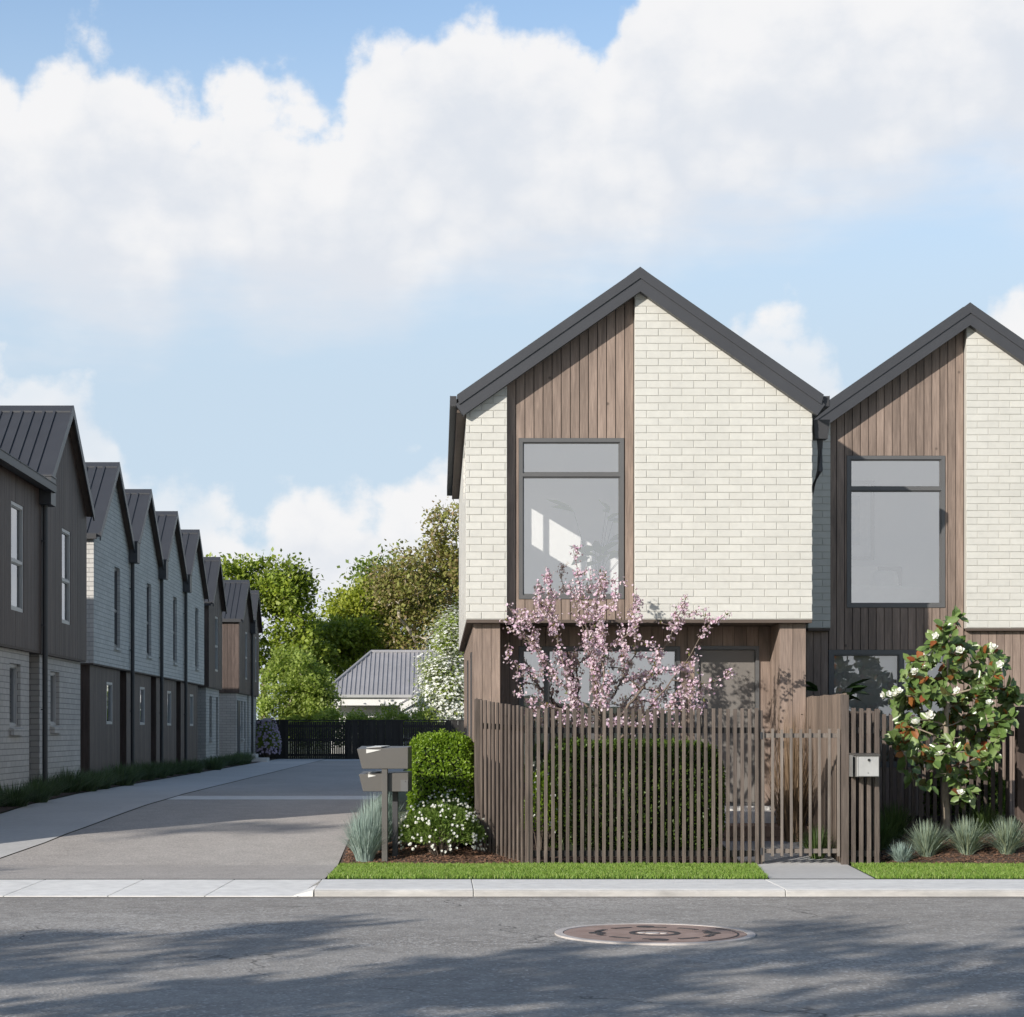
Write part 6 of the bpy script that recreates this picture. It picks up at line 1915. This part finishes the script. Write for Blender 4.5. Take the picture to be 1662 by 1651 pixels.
# ------------------------------------------------------------------ bungalow beyond the fence
bu = thing('bungalow', 'white bungalow with grey corrugated hip roof beyond the back fence', 'house', (-1.0, 92, Zf))
O = (-1.0, 92, Zf)
ex0, ex1, ey0, ey1 = -5.45, 7.0, 89.6, 98.0
ze_, zr_ = 3.20, 5.35
rx0, rx1, ry = -3.25, 4.6, 93.8
m = MB(O)
m.add([(ex0, ey0, ze_), (ex1, ey0, ze_), (ex1, ey1, ze_), (ex0, ey1, ze_), (rx0, ry, zr_), (rx1, ry, zr_)],
      [(0, 1, 5, 4), (1, 2, 5), (2, 3, 4, 5), (3, 0, 4), (3, 2, 1, 0)])
# corrugation ribs on the street slope and the hip caps
n = 60
for i in range(n):
    x = ex0 + .1 + (ex1 - ex0 - .2) * i / (n - 1)
    if x < rx0: t = (x - ex0) / (rx0 - ex0)
    elif x > rx1: t = (ex1 - x) / (ex1 - rx1)
    else: t = 1
    y1_, z1_ = ey0 + (ry - ey0) * t, ze_ + (zr_ - ze_) * t
    m.hexa([(x - .035, ey0, ze_ + .002), (x + .035, ey0, ze_ + .002), (x + .035, y1_, z1_ + .002), (x - .035, y1_, z1_ + .002),
            (x - .02, ey0, ze_ + .05), (x + .02, ey0, ze_ + .05), (x + .02, y1_, z1_ + .05), (x - .02, y1_, z1_ + .05)])
m.tube([(rx0, ry, zr_ + .03), (rx1, ry, zr_ + .03)], .09, 8); m.tube([(ex0, ey0, ze_ + .03), (rx0, ry, zr_ + .03)], .08, 8)
m.build('roof', MT['roof_far'], bu)
m = MB(O); m.box(ex0 - .06, ex1, ey0 - .14, ey0 - .003, ze_ - .10, ze_ + .03); m.build('gutter', MT['frame_light'], bu)
m = MB(O); m.box(ex0 + .05, ex1 - .05, ey0 + .0, ey0 + .06, ze_ - .46, ze_ - .01); m.build('fascia', MT['white_paint'], bu)
m = MB(O)
m.panel([(ex0 + .4, Zf), (ex1 - .4, Zf), (ex1 - .4, ze_ - .02), (ex0 + .4, ze_ - .02)], [[(-4.3, 1.2), (-3.2, 1.2), (-3.2, 2.4), (-4.3, 2.4)]], 'xz', ey0 + .9, ey0 + 1.05)
m.box(ex0 + .4, ex0 + .55, ey0 + 1.06, ey1 - .4, Zf, ze_ - .02); m.box(ex1 - .55, ex1 - .4, ey0 + 1.06, ey1 - .4, Zf, ze_ - .02); m.box(ex0 + .4, ex1 - .4, ey1 - .4, ey1 - .25, Zf, ze_ - .02)
m.build('wall', MT['white_paint'], bu)
window(bu, O, 'xz', -4.29, -3.21, 1.21, 2.39, ey0 + .88, MT['white_paint'], [('v', -3.75)], .06, .1, 1, MT['glass_dark'])
# gabled porch wing at the right
gx, gy = .55, 88.0; gz = 4.05
m = MB(O)
for s in (-1, 1):
    m.panel([(gx, gz + .1), (gx + s*2.35, gz - 1.25), (gx + s*2.35, gz - 1.32), (gx, gz + .02)], [], 'xz', gy - .15, 93.0)
m.build('porch_roof', MT['roof_far'], bu)
m = MB(O)
for s in (-1, 1):
    m.panel([(gx, gz + .015), (gx + s*2.30, gz - 1.31), (gx + s*2.30, gz - 1.62), (gx, gz - .30)], [], 'xz', gy - .12, gy - .04)
m.build('porch_bargeboard', MT['white_paint'], bu)
m = MB(O); m.box(gx - 2.1, gx + 2.1, gy, gy + .1, 2.42, 2.62); m.box(gx - 2.12, gx - 1.78, gy + .0, gy + .3, Zf, 2.42); m.box(gx + 1.78, gx + 2.12, gy, gy + .3, Zf, 2.42); m.build('porch_post', MT['white_paint'], bu)
m = MB(O); m.panel([(gx - 2.0, 2.625), (gx + 2.0, 2.625), (gx, gz - .05)], [], 'xz', gy + .55, gy + .6); m.build('porch_gable', MT['linen_grey'], bu)

# ------------------------------------------------------------------ street trees across the road (they throw the shadows on the asphalt)
for i, (x, y, h, w_, n, lab) in enumerate([(-22.0, 1.6, 7.6, 2.4, 3000, 'street tree across the road, outside the picture, farthest to the left'), (-15.5, 2.0, 6.6, 2.6, 3400, 'street tree across the road, outside the picture, third from the camera'),
                                   (-9.5, 1.2, 6.6, 2.6, 3400, 'street tree across the road, outside the picture, second from the camera'), (-4.6, .6, 6.3, 2.2, 2800, 'street tree across the road, outside the picture, nearest to the camera')]):
    tree('street_tree', lab, (x, y, 0), 3.4, [(0, 0, h - 1.0, w_, 1.3, .7, 2), (w_ * .6, .4, h - .2, w_ * .7, 1.2, .6, 1), (-w_ * .6, 0, h - .1, w_ * .7, 1.2, .7, 1), (0, 0, h + 1.2, w_ * .5, .8, .6, .35)], 36, int(n * .62), .25, MT['tree_green'], MT['bark'], 140 + i, clump=.22, r_tip=.016, group='street trees across the road')
tree('street_tree', 'slender street tree across the road, outside the picture, throwing thin streaks on the driveway', (-25.5, 2.0, 0), 5.0, [(0, 0, 10.6, 2.6, .8, .5, 1), (0, 0, 13.3, 1.6, .5, .4, .5)], 24, 900, .24, MT['tree_green'], MT['bark'], 150, clump=.2, r_tip=.012)
